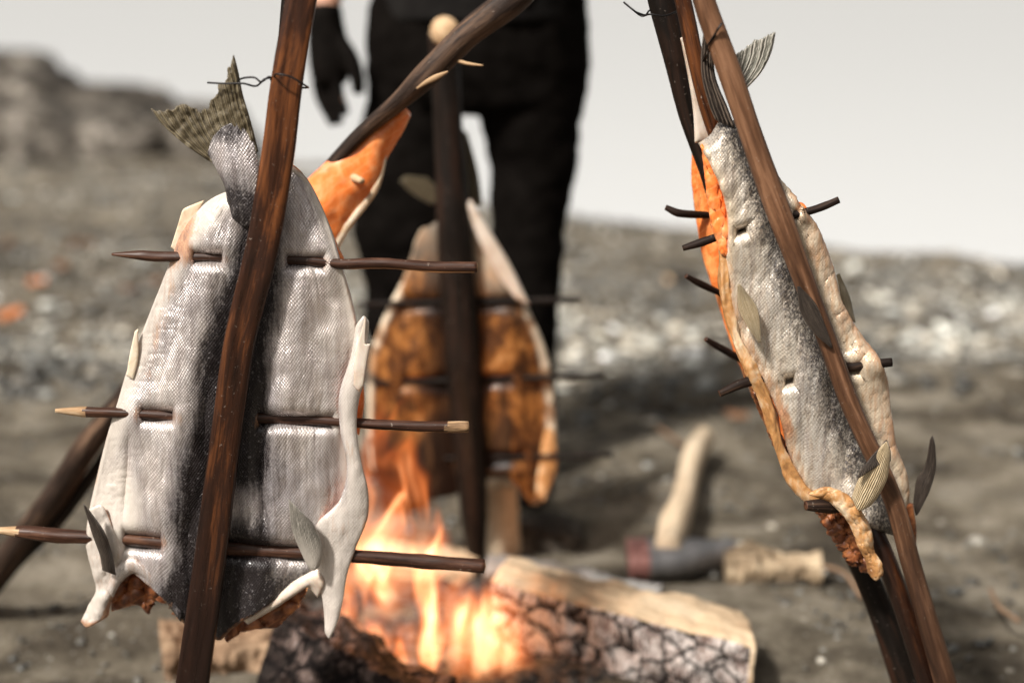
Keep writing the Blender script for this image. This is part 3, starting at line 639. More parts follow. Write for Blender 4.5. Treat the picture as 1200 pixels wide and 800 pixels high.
sheet('tail_stalk', [(243, 180), (250, 160), (266, 146), (282, 146), (298, 168)], [(268, 262), (290, 268), (306, 262)],
      [(243, 180), (254, 200), (264, 222), (268, 262)], [(298, 168), (304, 196), (308, 225), (306, 262)], YL - .016, [M['skin'], M['skin']], fish,
      thick=.016, nu=60, nv=80, rim=(.4, .2), tw=lambda u, v: .22 + .78 * sst(0, .45, v),
      paint=lambda u, v, px, py: np.stack([.30 + .5 * (1 - sst(.0, .22, v + .10 * np.sin(u * 9))) + .60 * sst(.50, .85, v + .25 * (1 - u)), .10 + 0 * u, 0 * u], -1))
tl = sheet('tail_fin', [(176, 126), (186, 129), (196, 131), (205, 124), (222, 121), (232, 126), (243, 122), (248, 116), (254, 108), (256, 98), (264, 92), (269, 76), (273, 62)],
      [(246, 188), (262, 196), (284, 190), (300, 178)], [(176, 126), (190, 145), (216, 168), (246, 188)], [(273, 62), (278, 80), (284, 110), (294, 145), (302, 178)],
      YL - .012, [M['tail'], M['tail']], fish, thick=.0030, nu=120, nv=60, rim=(.02, .02), fray=3.5,
      ff=lambda u, v, px, py: .004 * np.sin(u * 9) * (1 - v) + .0012 * np.sin(u * 95) * (1 - .4 * v) + .006 * (u - .5) + .0015 * fbm(np.stack([px / 8, py / 8, 0 * px], -1), 2))
# wire tying the tail
def wire(pts, label, group=None):
    P = np.array([W(a, b, c) for a, b, c in pts]); V, Fc, mi, uv = tubegeo(P, .0011, n=8, m=160)
    props(mesh('wire', V, Fc, [M['wire'], M['wire']], None, mi, uv), label, 'wire', group)
wire([(243, 97, 1.578), (262, 98, 1.575), (285, 98, 1.57), (300, 101, 1.572), (310, 93, 1.57), (320, 91, 1.565), (324, 87, 1.548), (340, 90, 1.545), (357, 100, 1.548), (360, 103, 1.58),
      (340, 102, 1.60), (320, 97, 1.58), (316, 90, 1.56), (306, 96, 1.566), (298, 91, 1.57), (284, 92, 1.573), (276, 97, 1.585)],
     'thin black twisted wire tying the tail of the big silver fish to its stake')

# ------------------------------------------------------------------ right rack
YR = 1.62
poleA = [(815, -55), (825, 0), (855, 84), (878, 152), (908, 236), (941, 325), (968, 395), (993, 465), (1008, 500), (1045, 581), (1070, 669), (1107, 795), (1188, 1070)]
stick('wooden_stake', [(a, b, YR - .045 + .0000 * b) for a, b in poleA], [.0115, .0118, .0128, .0125, .0135, .0118, .011, .0112, .0108, .0112, .0118, .0140, .0150],
      'round red brown stake in front of the right hand fish', 'stake', [M['stake_light'], M['cut']], n=24, m=180, rough=.045, seed=4)
stick('wooden_stake', [(785, -55, YR + .02), (800, 0, YR + .02), (832, 135, YR + .012), (905, 330, YR + .03), (975, 520, YR + .03), (1036, 650, YR - .02), (1087, 795, YR - .02), (1168, 1060, YR - .03)],
      [.0095, .0095, .0092, .010, .011, .012, .014, .015], 'thinner stake between the round front stake and the darkest rear stake', 'stake', [M['stake'], M['cut']], n=20, m=120, rough=.05, seed=5)
stick('wooden_stake', [(764, -55, YR + .09), (775, 0, YR + .09), (791, 67, YR + .09), (805, 135, YR + .09), (828, 205, YR + .085), (900, 420, YR + .08), (1022, 690, YR + .06), (1062, 800, YR + .05), (1140, 1030, YR + .04)],
      [.016, .0155, .0135, .0100, .0075, .012, .016, .018, .02], 'darkest stake of the right rack, pressed against the rear fish', 'stake', [M['stake_dark'], M['cut']], n=24, m=120, rough=.05, seed=6)
wire([(731, 3, YR + .06), (742, 12, YR + .05), (752, 19, YR + .05), (762, 17, YR + .04), (778, 19, YR + .04), (792, 14, YR + .05), (800, 8, YR + .08), (780, 4, YR + .11), (762, 12, YR + .10), (756, 18, YR + .06), (744, 14, YR + .05)],
     'black wire loop around the darkest stake of the right rack')
wire([(846, 27, YR - .06), (838, 40, YR - .06), (829, 55, YR - .05), (824, 75, YR - .02), (832, 58, YR - .045), (840, 36, YR - .062), (846, 28, YR - .062)],
     'short black wire loop at the tail on the front right stake')

def mid(px, py): return (px - np.interp(py, [a[1] for a in poleA], [a[0] for a in poleA]))
fr = empty('butterflied_fish', W(960, 600, YR), 'narrow silver fish seen side on, tied to the round stake on the right', 'fish')
LR = [(818, 168), (838, 205), (850, 240), (853, 270), (851, 305), (853, 345), (866, 392), (892, 440), (914, 490), (924, 530), (944, 570), (968, 585), (990, 600)]
RR = [(868, 148), (900, 190), (932, 232), (956, 262), (975, 310), (986, 352), (1010, 394), (1036, 430), (1043, 480), (1050, 522), (1064, 560), (1066, 600), (1066, 632)]
skr = [dict(a=(800, 291), b=(983, 234), r=.0046, vis=[(858, 880), (924, 939)]), dict(a=(843, 460), b=(1045, 423), r=.0060, vis=[(914, 936), (988, 1012)])]
def ffR(u, v, px, py):
    x = mid(px, py)
    f = .024 * np.exp(-((x + 35) / 42) ** 2) - .012 * np.exp(-(x / 14) ** 2) + .010 * np.exp(-((x - 32) / 22) ** 2) - .03 * (u - .5)
    f = f + .0035 * fbm(np.stack([px / 18, py / 45, 0 * px], -1), 3) + .0005 * fbm(np.stack([px / 7, py / 9, 0 * px], -1), 2)
    f = f + .0004 * fbm(np.stack([(px + py * .8) / 4.0, (px - py) / 22, 0 * px + 6], -1), 3) * sst(10, 24, x)
    f = f * np.minimum(1, sst(0, .05, v) + .2)
    for s in skr:
        yl = s['a'][1] + (px - s['a'][0]) * (s['b'][1] - s['a'][1]) / (s['b'][0] - s['a'][0]); rp = s['r'] * 1000
        top = np.exp(-(np.abs(py - yl) / (rp + 4)) ** 4); ins = 0
        for a, b in s['vis']: ins = ins + sst(a - 2, a + 2, px) * (1 - sst(b - 2, b + 2, px))
        near = np.exp(-(np.abs(py - yl) / (rp + 10)) ** 2)
        f = np.where(near > .02, f + (np.maximum(f, .011) - f) * near, f)
        f = f * (1 - top * ins) + (-.004) * top * ins
    return f
def paintR(u, v, px, py):
    x = mid(px, py); nz = 6 * fbm(np.stack([px / 14, py / 30, 0 * px], -1), 3)
    w_ = np.interp(py, [150, 250, 400, 560], [30, 34, 44, 50])
    dk = .86 * np.exp(-((x + 10 + nz) / (w_ * .78)) ** 2) * (1 - sst(8, 16, x)) + .18 * sst(200, 160, py)
    edge = 1 - sst(.04, .17, u)
    br = .7 * edge * sst(240, 320, py) + .62 * sst(10, 24, x) + .3 * sst(.9, 1, u) + .35 * sst(.93, 1, v)
    br = br + .5 * np.exp(-((px - 922) / 9) ** 2 - ((py - 490) / 20) ** 2)
    return np.stack([dk, br * .75, np.clip(.60 * sst(8, 20, x) + .5 * edge, 0, 1)], -1)
sheet('body', [(818, 168), (832, 158), (846, 140), (868, 148)], [(990, 600), (1010, 612), (1030, 622), (1066, 632)], LR, RR, YR, [M['skin_dry'], M['flesh']], fr,
      thick=.014, nu=150, nv=330, ff=ffR, paint=paintR, rim=(.07, .02))
# thick browned rim on the left side of the fish
rimc = [(846, 262), (850, 300), (851, 340), (862, 390), (882, 432), (903, 480), (915, 525), (934, 565), (960, 590)]
P = np.array([W(a - 1, b, YR - .020) for a, b in rimc]); V, Fc, mi, uv = tubegeo(P, [.003, .005, .0062, .006, .0085, .007, .006, .0065, .006], n=24, m=220, rough=.5, rscale=110, seed=3, flat=1.0)
mesh('browned_rim', V, Fc, [M['rim'], M['rim']], fr, mi, uv)
sheet('flesh_edge', [(822, 168), (838, 186)], [(846, 300), (853, 302)], [(822, 168), (826, 210), (833, 262), (846, 300)], [(838, 186), (848, 215), (854, 262), (853, 302)], YR - .022,
      [M['flesh_bright'], M['flesh_bright']], fr, thick=.014, nu=20, nv=60, rim=(.4, .1), ff=lambda u, v, px, py: .0014 * fbm(np.stack([px / 5, py / 9, 0 * px], -1), 3))
sheet('flesh_edge', [(846, 300), (853, 302)], [(944, 588), (962, 600)], [(846, 300), (848, 350), (870, 430), (902, 510), (930, 570), (944, 588)], [(853, 302), (862, 350), (884, 430), (915, 510), (948, 572), (962, 600)], YR + .002,
      [M['flesh_dark'], M['flesh_dark']], fr, thick=.012, nu=16, nv=90, rim=(.4, .05), ff=lambda u, v, px, py: .004 * fbm(np.stack([px / 6, py / 8, 0 * px], -1), 3))
# lower edge folds
sheet('collar_flap', [(946, 578), (970, 570), (996, 582)], [(1020, 672), (1026, 680), (1033, 674)], [(946, 578), (972, 588), (994, 610), (1004, 632), (1014, 650), (1020, 672)],
      [(996, 582), (1014, 608), (1022, 628), (1024, 648), (1033, 660), (1033, 674)], YR - .045, [M['rim'], M['flesh_dark']], fr, thick=.009, nu=40, nv=80, rim=(.2, .08),
      ff=lambda u, v, px, py: .006 * np.sin(np.pi * u) + .004 * fbm(np.stack([px / 16, py / 14, 0 * px], -1), 4))
sheet('inner_flesh', [(940, 572), (975, 590), (1010, 620)], [(1000, 655), (1012, 668), (1030, 668)], [(940, 572), (962, 608), (985, 640), (1000, 655)], [(1010, 620), (1022, 645), (1030, 668)],
      YR - .005, [M['flesh_dark'], M['flesh_dark']], fr, thick=.02, nu=40, nv=60, rim=(.2, .1), ff=lambda u, v, px, py: .006 * fbm(np.stack([px / 8, py / 12, 0 * px], -1), 3))
sheet('collar_flap', [(1040, 590), (1056, 585), (1070, 590)], [(1058, 664), (1066, 668), (1072, 650)], [(1040, 590), (1050, 620), (1058, 664)], [(1070, 590), (1074, 620), (1072, 650)],
      YR + .01, [M['flesh_dark'], M['flesh_dark']], fr, thick=.012, nu=24, nv=40, rim=(.3, .1))
# fins of the right fish
sheet('pectoral_fin', [(1034, 524), (1039, 517), (1044, 530)], [(998, 582), (1006, 598), (1020, 592)], [(1034, 524), (1016, 545), (1004, 565), (998, 582)], [(1044, 530), (1040, 560), (1030, 580), (1020, 592)],
      YR - .085, [M['fin_cream'], M['fin_cream']], fr, thick=.004, nu=30, nv=50, rim=(.2, .1), ff=lambda u, v, px, py: .004 * np.sin(np.pi * u) - .02 * v)
sheet('fin_tip', [(1036, 520), (1039, 515), (1042, 522)], [(1004, 562), (1030, 545), (1044, 540)], [(1036, 520), (1020, 536), (1008, 552), (1004, 562)], [(1042, 522), (1044, 530), (1044, 540)],
      YR - .083, [M['fin_dark'], M['fin_dark']], fr, thick=.0038, nu=20, nv=24, rim=(.2, .1))
sheet('pectoral_fin', [(1090, 514), (1093, 510), (1096, 520)], [(1070, 590), (1074, 604), (1082, 590)], [(1090, 514), (1084, 545), (1074, 562), (1070, 590)], [(1096, 520), (1097, 548), (1090, 574), (1082, 590)],
      YR - .01, [M['fin_dark'], M['fin_dark']], fr, thick=.004, nu=20, nv=50, rim=(.3, .1))
sheet('pelvic_fin', [(864, 334), (867, 333), (870, 336)], [(889, 402), (892, 401)], [(864, 334), (866, 365), (889, 402)], [(870, 336), (888, 362), (892, 401)],
      YR - .046, [M['fin_cream'], M['fin_cream']], fr, thick=.003, nu=20, nv=40, rim=(.3, .1))
sheet('dorsal_fin', [(934, 336), (937, 335)], [(974, 408), (976, 407)], [(934, 336), (938, 366), (954, 390), (974, 408)], [(937, 335), (956, 356), (968, 384), (976, 407)],
      YR - .060, [M['fin_dark'], M['fin_dark']], fr, thick=.004, nu=20, nv=40, rim=(.2, .1))
sheet('anal_fin', [(980, 322), (984, 320)], [(996, 376), (1003, 378)], [(980, 322), (986, 350), (996, 376)], [(984, 320), (996, 348), (1003, 378)],
      YR + .002, [M['tail'], M['tail']], fr, thick=.003, nu=14, nv=30, rim=(.3, .1))
sheet('tail_fin', [(862, 62), (872, 56), (884, 46), (900, 40), (910, 32)], [(846, 96), (864, 108), (874, 104)], [(862, 62), (858, 78), (846, 96)], [(910, 32), (904, 60), (892, 84), (874, 104)],
      YR + .004, [M['fin_grey'], M['fin_grey']], fr, thick=.003, nu=60, nv=40, rim=(.03, .05), fray=3, ff=lambda u, v, px, py: .001 * np.sin(u * 50))
sheet('tail_fin', [(834, 12), (838, 8), (842, 16)], [(838, 140), (848, 146), (862, 150)], [(834, 12), (824, 45), (822, 85), (830, 120), (838, 140)], [(842, 16), (836, 50), (838, 90), (852, 125), (862, 150)],
      YR - .024, [M['fin_dark'], M['fin_dark']], fr, thick=.004, nu=24, nv=70, rim=(.2, .05), ff=lambda u, v, px, py: .0012 * np.sin(u * 30))
# skewers of the right fish
def skew(pts, r, label, m='skewer_dark', seed=0, grp='skewers through the right hand fishes', tip0=1.0, tip1=1.1, tap=.7):
    rr = [r * tap] + [r] * (len(pts) - 2) + [r * .9]
    P = np.array([W(*p) for p in pts]); V, Fc, mi, uv = tubegeo(P, rr, n=12, m=70, rough=.12, rscale=110, seed=seed, tip0=tip0, tip1=tip1)
    props(mesh('wooden_skewer', V, Fc, [M[m], M['skewer'] if m == 'skewer_dark' else M['cut']], None, mi, uv), label, 'skewer', grp)
skew([(800, 291, YR - .012), (822, 284, YR - .012), (868, 268, YR - .010), (930, 252, YR - .010), (960, 244, YR - .01), (983, 234, YR - .01)], .0046, 'upper skewer of the right silver fish, its right tip against the water', seed=1)
skew([(843, 461, YR - .030), (870, 449, YR - .024), (925, 436, YR - .012), (1000, 429, YR - .010), (1045, 424, YR - .01)], .0058, 'thick burnt middle skewer of the right silver fish', seed=2)
skew([(944, 592, YR - .055), (962, 592, YR - .05), (985, 592, YR - .03), (1004, 575, YR - .01), (1022, 560, YR + .0)], .0078, 'charred stub of the lowest skewer at the right fish\'s lower edge', seed=3)
# rear fish on the right
f2 = empty('butterflied_fish', W(900, 600, YR + .12), 'orange fleshed fish edge hanging directly behind the right silver fish', 'fish')
sheet('body', [(812, 168), (822, 172), (860, 190)], [(985, 600), (1010, 640), (1030, 650)],
      [(812, 168), (810, 205), (815, 250), (823, 300), (838, 345), (854, 395), (874, 445), (900, 500), (935, 555), (985, 600)],
      [(860, 190), (900, 240), (930, 300), (950, 400), (990, 500), (1030, 650)], YR + .10, [M['flesh'], M['skin_dry']], f2, thick=.018, nu=60, nv=120, rim=(.2, .04),
      paint=lambda u, v, px, py: np.stack([.3 + 0 * u, .2 + 0 * u, 0 * u], -1),
      ff=lambda u, v, px, py: -.02 * (1 - u) + .004 * fbm(np.stack([px / 10, py / 30, 0 * px], -1), 3))
sheet('tail_stalk', [(797, 45), (802, 42)], [(814, 168), (835, 166)], [(797, 45), (806, 90), (812, 130), (814, 168)], [(802, 42), (812, 90), (822, 130), (835, 166)], YR + .065, [M['pale'], M['pale']], f2,
      thick=.01, nu=16, nv=50, rim=(.4, .1))
skew([(780, 243, YR + .085), (796, 250, YR + .085), (830, 252, YR + .11)], .0048, 'short knotty top skewer of the rear right fish', seed=5)
skew([(804, 323, YR + .08), (820, 332, YR + .09), (850, 346, YR + .11)], .0042, 'thin dark middle skewer stub of the rear right fish', seed=6)
skew([(827, 397, YR + .08), (842, 406, YR + .09), (880, 428, YR + .11)], .0045, 'pale tipped lower skewer stub of the rear right fish', seed=7, tip0=1.3)

# ------------------------------------------------------------------ middle rack (behind the flames)
YM = 2.36
stick('wooden_stake', [(515, -70, YM - .03), (519, 38, YM - .03), (526, 160, YM - .03), (534, 300, YM - .03), (545, 450, YM - .03), (555, 600, YM - .02), (558, 655, YM - .0), (560, 676, YM + .0)][1:],
      [.0235, .024, .030, .030, .024, .0165, .016], 'dark upright stake with a pale sawn top, between the person\'s legs', 'stake', [M['stake_dark'], M['cut']], n=24, m=100, rough=.05, seed=8)
stick('wooden_stake', [(521, 40, YM - .03), (521, 36, YM - .062)], .0225, 'short pale sawn peg at the top of the middle stake', 'stake', [M['cut'], M['cut']], n=24, m=8)
fm = empty('butterflied_fish', W(545, 590, YM), 'brown roasted fish hanging behind the flames in front of the person', 'fish')
skm = [(418, 356, 680, 351), (436, 448, 708, 440), (470, 538, 718, 533)]
def ffM(u, v, px, py):
    f = .02 * (1 - (2 * u - 1) ** 2) + .006 * fbm(np.stack([px / 30, py / 60, 0 * px], -1), 3) - .02 * np.exp(-((px - 538) / 26) ** 2)
    for a, b, c, d in skm:
        yl = b + (px - a) * (d - b) / (c - a); ins = sst(468, 474, px) * (1 - sst(598, 606, px)) if b < 500 else sst(550, 556, px) * (1 - sst(612, 620, px))
        f = f - .028 * np.exp(-(np.abs(py - yl) / 8) ** 3) * ins
    return f
def paintM(u, v, px, py):
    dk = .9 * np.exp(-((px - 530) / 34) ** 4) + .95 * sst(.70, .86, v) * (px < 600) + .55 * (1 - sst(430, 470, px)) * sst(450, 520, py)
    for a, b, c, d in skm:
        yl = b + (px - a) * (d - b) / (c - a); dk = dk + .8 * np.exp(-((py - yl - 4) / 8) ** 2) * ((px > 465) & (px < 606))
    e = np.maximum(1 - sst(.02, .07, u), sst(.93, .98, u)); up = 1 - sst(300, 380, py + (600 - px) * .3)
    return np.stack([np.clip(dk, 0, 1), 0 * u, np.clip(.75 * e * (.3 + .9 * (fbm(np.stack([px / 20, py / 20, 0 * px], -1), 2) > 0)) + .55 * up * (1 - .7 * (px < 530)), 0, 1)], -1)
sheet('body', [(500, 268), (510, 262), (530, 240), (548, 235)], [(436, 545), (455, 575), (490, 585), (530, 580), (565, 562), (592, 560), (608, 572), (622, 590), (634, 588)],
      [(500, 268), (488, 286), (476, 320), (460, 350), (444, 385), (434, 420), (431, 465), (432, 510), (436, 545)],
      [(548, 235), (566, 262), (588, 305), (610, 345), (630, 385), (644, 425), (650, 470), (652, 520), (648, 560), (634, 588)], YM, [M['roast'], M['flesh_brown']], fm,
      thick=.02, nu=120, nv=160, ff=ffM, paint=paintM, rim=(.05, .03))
sheet('belly_flap', [(545, 236), (552, 234)], [(604, 350), (621, 358)], [(545, 236), (558, 275), (580, 318), (604, 350)], [(552, 234), (574, 270), (598, 310), (621, 358)], YM - .035,
      [M['pale'], M['pale']], fm, thick=.012, nu=20, nv=50, rim=(.3, .1))
sheet('belly_flap', [(640, 500), (650, 505)], [(628, 580), (638, 588)], [(640, 500), (630, 540), (628, 580)], [(650, 505), (653, 545), (638, 588)], YM - .015,
      [M['rim'], M['pale']], fm, thick=.012, nu=20, nv=40, rim=(.3, .1))
sheet('tail_fin', [(468, 212), (476, 206), (500, 208)], [(505, 240), (518, 236)], [(468, 212), (482, 226), (505, 240)], [(500, 208), (512, 220), (518, 236)], YM, [M['tail'], M['tail']], fm, thick=.005, nu=30, nv=20, rim=(.1, .1))
sheet('tail_stalk', [(540, 150), (548, 156)], [(546, 240), (566, 240)], [(540, 150), (540, 200), (546, 240)], [(548, 156), (560, 200), (566, 240)], YM, [M['tail'], M['tail']], fm, thick=.01, nu=16, nv=40, rim=(.3, .1))
for k, (a, b, c, d) in enumerate(skm):
    skew([(a, b, YM - .022), ((a + c) / 2, (b + d) / 2, YM - .018), (c, d, YM - .022)], .0055, ['highest', 'middle', 'lowest'][k] + ' skewer of the brown roasted fish behind the flames',
         'stake_dark', seed=20 + k, grp='skewers through the brown roasted fish')

# ------------------------------------------------------------------ leaning rack behind the big fish
lean = stick('wooden_stake', [(640, -46, 1.80), (600, -2, 1.80), (545, 42, 1.80), (505, 82, 1.80), (470, 116, 1.81), (420, 160, 1.83), (345, 245, 1.86), (240, 360, 1.92), (120, 500, 2.0), (55, 592, 2.06), (0, 662, 2.12), (-78, 760, 2.16)],
      [.019, .019, .018, .0165, .0125, .0095, .012, .015, .0175, .019, .020, .021], 'dark stake leaning from the lower left up to the right across the person', 'stake', [M['bark'], M['cut']], n=24, m=180, rough=.12, seed=11)
stick('wooden_stake', [(180, 470, 1.99), (125, 532, 2.03), (70, 608, 2.08), (18, 660, 2.14), (-50, 745, 2.18)], [.006, .009, .010, .011, .012],
      'thin dark pole lying along the lower left of the leaning stake', 'stake', [M['stake_dark'], M['cut']], n=16, m=60, rough=.06, seed=12)
fd = empty('butterflied_fish', W(350, 400, 1.90), 'bright orange fish fillet on the leaning stake, mostly behind the big silver fish', 'fish')
sheet('body', [(474, 126), (477, 128)], [(285, 420), (350, 430)], [(474, 126), (445, 146), (412, 170), (375, 198), (350, 225), (310, 300), (285, 420)],
      [(477, 128), (468, 152), (450, 186), (436, 222), (408, 262), (385, 330), (350, 430)], 1.845, [M['flesh_bright'], M['pale']], fd, thick=.016, nu=60, nv=110, rim=(.06, .02),
      ff=lambda u, v, px, py: .012 * np.sin(np.pi * u) + .0035 * fbm(np.stack([px / 22, py / 22, 0 * px], -1), 2))
sheet('belly_edge', [(452, 180), (455, 178)], [(382, 290), (394, 296)], [(452, 180), (438, 216), (406, 258), (382, 290)], [(455, 178), (444, 222), (412, 266), (394, 296)], 1.840,
      [M['dried_belly'], M['pale']], fd, thick=.012, nu=14, nv=50, rim=(.4, .05))
skew([(424, 212, 1.80), (414, 208, 1.83), (400, 204, 1.87)], .0055, 'short pale peg poking through the bright orange fillet', 'cut', seed=31, grp='pegs of the leaning rack')
P = np.array([W(*p) for p in [(488, 104, 1.785), (500, 96, 1.782), (512, 90, 1.78), (525, 84, 1.78)]])
V, Fc, mi, uv = tubegeo(P, [.001, .003, .0035, .001], n=10, m=30, flat=.5, rough=.2); mesh('bark_sliver', V, Fc, [M['cut'], M['cut']], lean, mi, uv)
V, Fc, mi, uv = tubegeo(np.array([W(*p) for p in [(524, 66, 1.80), (545, 74, 1.79), (566, 77, 1.785)]]), [.003, .0022, .001], n=8, m=12); mesh('twig_stub', V, Fc, [M['cut'], M['cut']], lean, mi, uv)

# ------------------------------------------------------------------ fire place
def logmesh(name, label, A, B, sec, mats, fmats, seed=0, amp=.006, endA=0, endB=0, nl=110, cat='log', group='logs of the camp fire', tipcream=0):
    """section polygon (s, z) swept from A to B; sec corners carry rounded edges. endB: skew of the end for the back side"""
    A = np.array(A, float); B = np.array(B, float); ax = B - A; L = np.linalg.norm(ax); ax /= L
    side = np.cross(ax, [0, 0, 1.]); side /= np.linalg.norm(side); up = np.cross(side, ax)
    sec = np.array(sec, float); ring = []; fid = []
    for k in range(len(sec)):
        a, b = sec[k], sec[(k + 1) % len(sec)]; n = max(4, int(np.linalg.norm(b - a) / .0045))
        for q in range(n): ring.append(a + (b - a) * q / n); fid.append(k)
    ring = np.array(ring); n = len(ring)
    for _ in range(3): ring = .5 * ring + .25 * np.roll(ring, 1, 0) + .25 * np.roll(ring, -1, 0)
    t_ = np.linspace(0, 1, nl); rows = []
    per = np.concatenate([[0], np.cumsum(np.linalg.norm(np.diff(ring, axis=0), axis=1))])
    for t in t_:
        s0 = t * L + (ring[:, 0] / .1) * (endA * (1 - t) ** 3 + endB * t ** 3)
        p = A + ax * s0[:, None] + side * ring[:, :1] + up * ring[:, 1:]; rows.append(p)
    V = np.array(rows); cen = V.mean(1, keepdims=True); dr = V - cen; dr /= np.linalg.norm(dr, axis=-1)[..., None]
    nz = fbm(V * 22 + seed * 3.3, 5)
    st = fbm(np.stack([V @ ax * 4, V @ side * 60, V @ up * 60], -1) + seed, 3)
    V = V + dr * (amp * nz + amp * .15 * st)[..., None]
    V = V.reshape(-1, 3); uv = np.stack([np.repeat(per[None], nl, 0), np.repeat(t_[:, None] * L, n, 1)], -1).reshape(-1, 2)
    i = np.arange(nl - 1)[:, None] * n; j = np.arange(n)[None]; j2 = (j + 1) % n
    Fq = np.stack([i + j, i + n + j, i + n + j2, i + j2], -1).reshape(-1, 4).tolist(); mi = [(0 if (tipcream and r_ / nl > tipcream) else fmats[f]) for r_ in range(nl - 1) for f in fid]
    V = V.tolist(); uv = uv.tolist()
    for base, sg in ((0, 1), ((nl - 1) * n, -1)):
        prev = [base + q for q in range(n)]; c = np.mean([V[q] for q in prev], 0)
        for sc in (.8, .5, .2):
            cur = []
            for q in range(n):
                p = c + (np.array(V[base + q]) - c) * sc; p = p + ax * (-sg) * .003 * vnoise(p * 60)
                V.append(p.tolist()); uv.append([p[0], p[2]]); cur.append(len(V) - 1)
            for q in range(n):
                f = (prev[q], prev[(q + 1) % n], cur[(q + 1) % n], cur[q]); Fq.append(f if sg > 0 else f[::-1]); mi.append(len(mats) - 1)
            prev = cur
        Fq.append(tuple(prev) if sg > 0 else tuple(prev[::-1])); mi.append(len(mats) - 1)
    return props(mesh(name, V, Fq, mats, None, mi, uv), label, cat, group)
# sections: side axis points away to the camera side (+s = toward viewer for an axis running to +x)
lm = [M['logwood'], M['char'], M['logwood']]
A = (-.035, 2.035, .070); B = (.350, 1.87, .045)
logmesh('firewood_log', 'split log with a cracked ash grey face, right of the flames', A, B,
        [(.0, -.05), (.0, .080), (-.035, .093), (-.08, .090), (-.115, .065), (-.125, -.05)], lm, [1, 0, 0, 0, 0, 0], 1, .008, 0, .05, tipcream=.965)
logmesh('firewood_log', 'black charred log with white ash patches, lower left of the flames', (*W(318, 770, 1.93)[:2], .085), (*W(500, 860, 1.82)[:2], .01),
        [(.05, -.06), (.06, .02), (.02, .075), (-.05, .07), (-.09, .0), (-.07, -.06)], [M['char_black'], M['char_black']], [0] * 6, 2, .013, .03, 0)
logmesh('firewood_log', 'tan weathered log at the lower left, behind the charred one', (*W(195, 790, 2.02)[:2], .03), (*W(350, 770, 2.06)[:2], .045),
        [(.05, -.05), (.055, .02), (0, .055), (-.06, .03), (-.06, -.05)], [M['tanlog'], M['tanlog']], [0] * 5, 3, .022)
logmesh('firewood_log', 'upright pale block of split wood behind the flames', W(591, 668, 2.46), W(588, 566, 2.46),
        [(.026, -.03), (.028, .03), (-.026, .03), (-.028, -.03)], [M['drift'], M['cut']], [0] * 4, 4, .004)
logmesh('firewood_log', 'pale log lying across the back of the fire', (*W(425, 640, 2.38)[:2], .045), (*W(560, 646, 2.34)[:2], .04),
        [(.04, -.05), (.045, .01), (0, .02), (-.05, .01), (-.05, -.05)], [M['logwood'], M['logwood']], [0] * 5, 5, .008)
logmesh('firewood_log', 'grey ash covered branch behind the split log', (*W(572, 668, 2.30)[:2], .055), (*W(775, 690, 2.22)[:2], .04),
        [(.02, -.02), (.024, .006), (.006, .022), (-.02, .016), (-.024, -.02)], [M['ash'], M['ash']], [0] * 5, 6, .012)
# bed of embers and charcoal
n = 900; a = rng.uniform(0, 6.28, n); r_ = np.sqrt(rng.random(n)); xs = -.08 + .30 * r_ * np.cos(a); ys = 2.08 + .22 * r_ * np.sin(a)
sz = rng.uniform(.006, .02, n); M['pebble_keep'] = M['pebble']; M['pebble'] = M['emberbed']
props(pebble_field('charcoal_bed', xs, ys, sz, np.full(n, .05)), 'bed of charcoal and ash under the flames', 'charcoal', kind='stuff'); M['pebble'] = M['pebble_keep']

# flames: an emission volume with real extent
FC = np.array([-.145, 1.975, .03])
t = MT('flame'); ob = t.coord('Object')
sep = t.n('SeparateXYZ', {0: ob}).node; x, y, z = sep.outputs
wz = t.coord('Object', (1, .3, .6), (.4, 0, 1.3))
wn = t.n('VectorMath', {0: t.noise(wz, 9, 2, .5, out=1), 1: (.5, .5, .5)}, operation='SUBTRACT')
wn = t.n('VectorMath', {0: wn, 1: (.13, .05, .07)}, operation='MULTIPLY')
pz = t.n('VectorMath', {0: ob, 1: wn}, operation='ADD'); s2 = t.n('SeparateXYZ', {0: pz}).node
up = t.n('MapRange', {0: s2.outputs[2], 1: .10, 2: .27, 3: 0., 4: 1.}, interpolation_type='SMOOTHSTEP')
hw = t.math('SUBTRACT', .150, t.math('MULTIPLY', up, .075))
rx = t.math('DIVIDE', t.math('ADD', s2.outputs[0], t.math('MULTIPLY', up, .030)), hw); ry = t.math('DIVIDE', s2.outputs[1], .062)
rad = t.math('SQRT', t.math('ADD', t.math('MULTIPLY', rx, rx), t.math('MULTIPLY', ry, ry)))
hgt = t.math('DIVIDE', z, .43)
env = t.math('SUBTRACT', 1.15, t.math('ADD', t.math('POWER', t.math('MAXIMUM', hgt, 0.0), 1.5), t.math('MULTIPLY', t.math('POWER', rad, 2.0), .8)))
env = t.rng(env, 0, .6)
fn = t.noise(t.n('Mapping', {0: pz, 'Scale': (1, .22, .36)}), 17, 2.5, .5, 1.2)
rg = t.math('MAXIMUM', t.math('SUBTRACT', 1, t.math('MULTIPLY', t.math('ABSOLUTE', t.math('SUBTRACT', fn, .5)), 14)), 0)
fn2 = t.noise(t.n('Mapping', {0: pz, 'Scale': (1, .25, .5)}), 13, 2, .5, .6)
fill = t.math('MULTIPLY', t.rng(fn2, .45, .61), t.math('SUBTRACT', .74, t.math('MULTIPLY', up, .62)))
dn = t.math('MULTIPLY', env, t.math('ADD', t.math('MULTIPLY', t.math('POWER', rg, 1.5), t.rng(fn2, .36, .56)), fill))
colr = t.ramp(dn, [(0, (1, .16, .022)), (.35, (1, .24, .05)), (1.0, (1, .50, .23))])
em = t.n('Emission', {'Color': colr, 'Strength': t.math('MULTIPLY', dn, 27)})
t.t.links.new(em, t.out.inputs['Volume'])
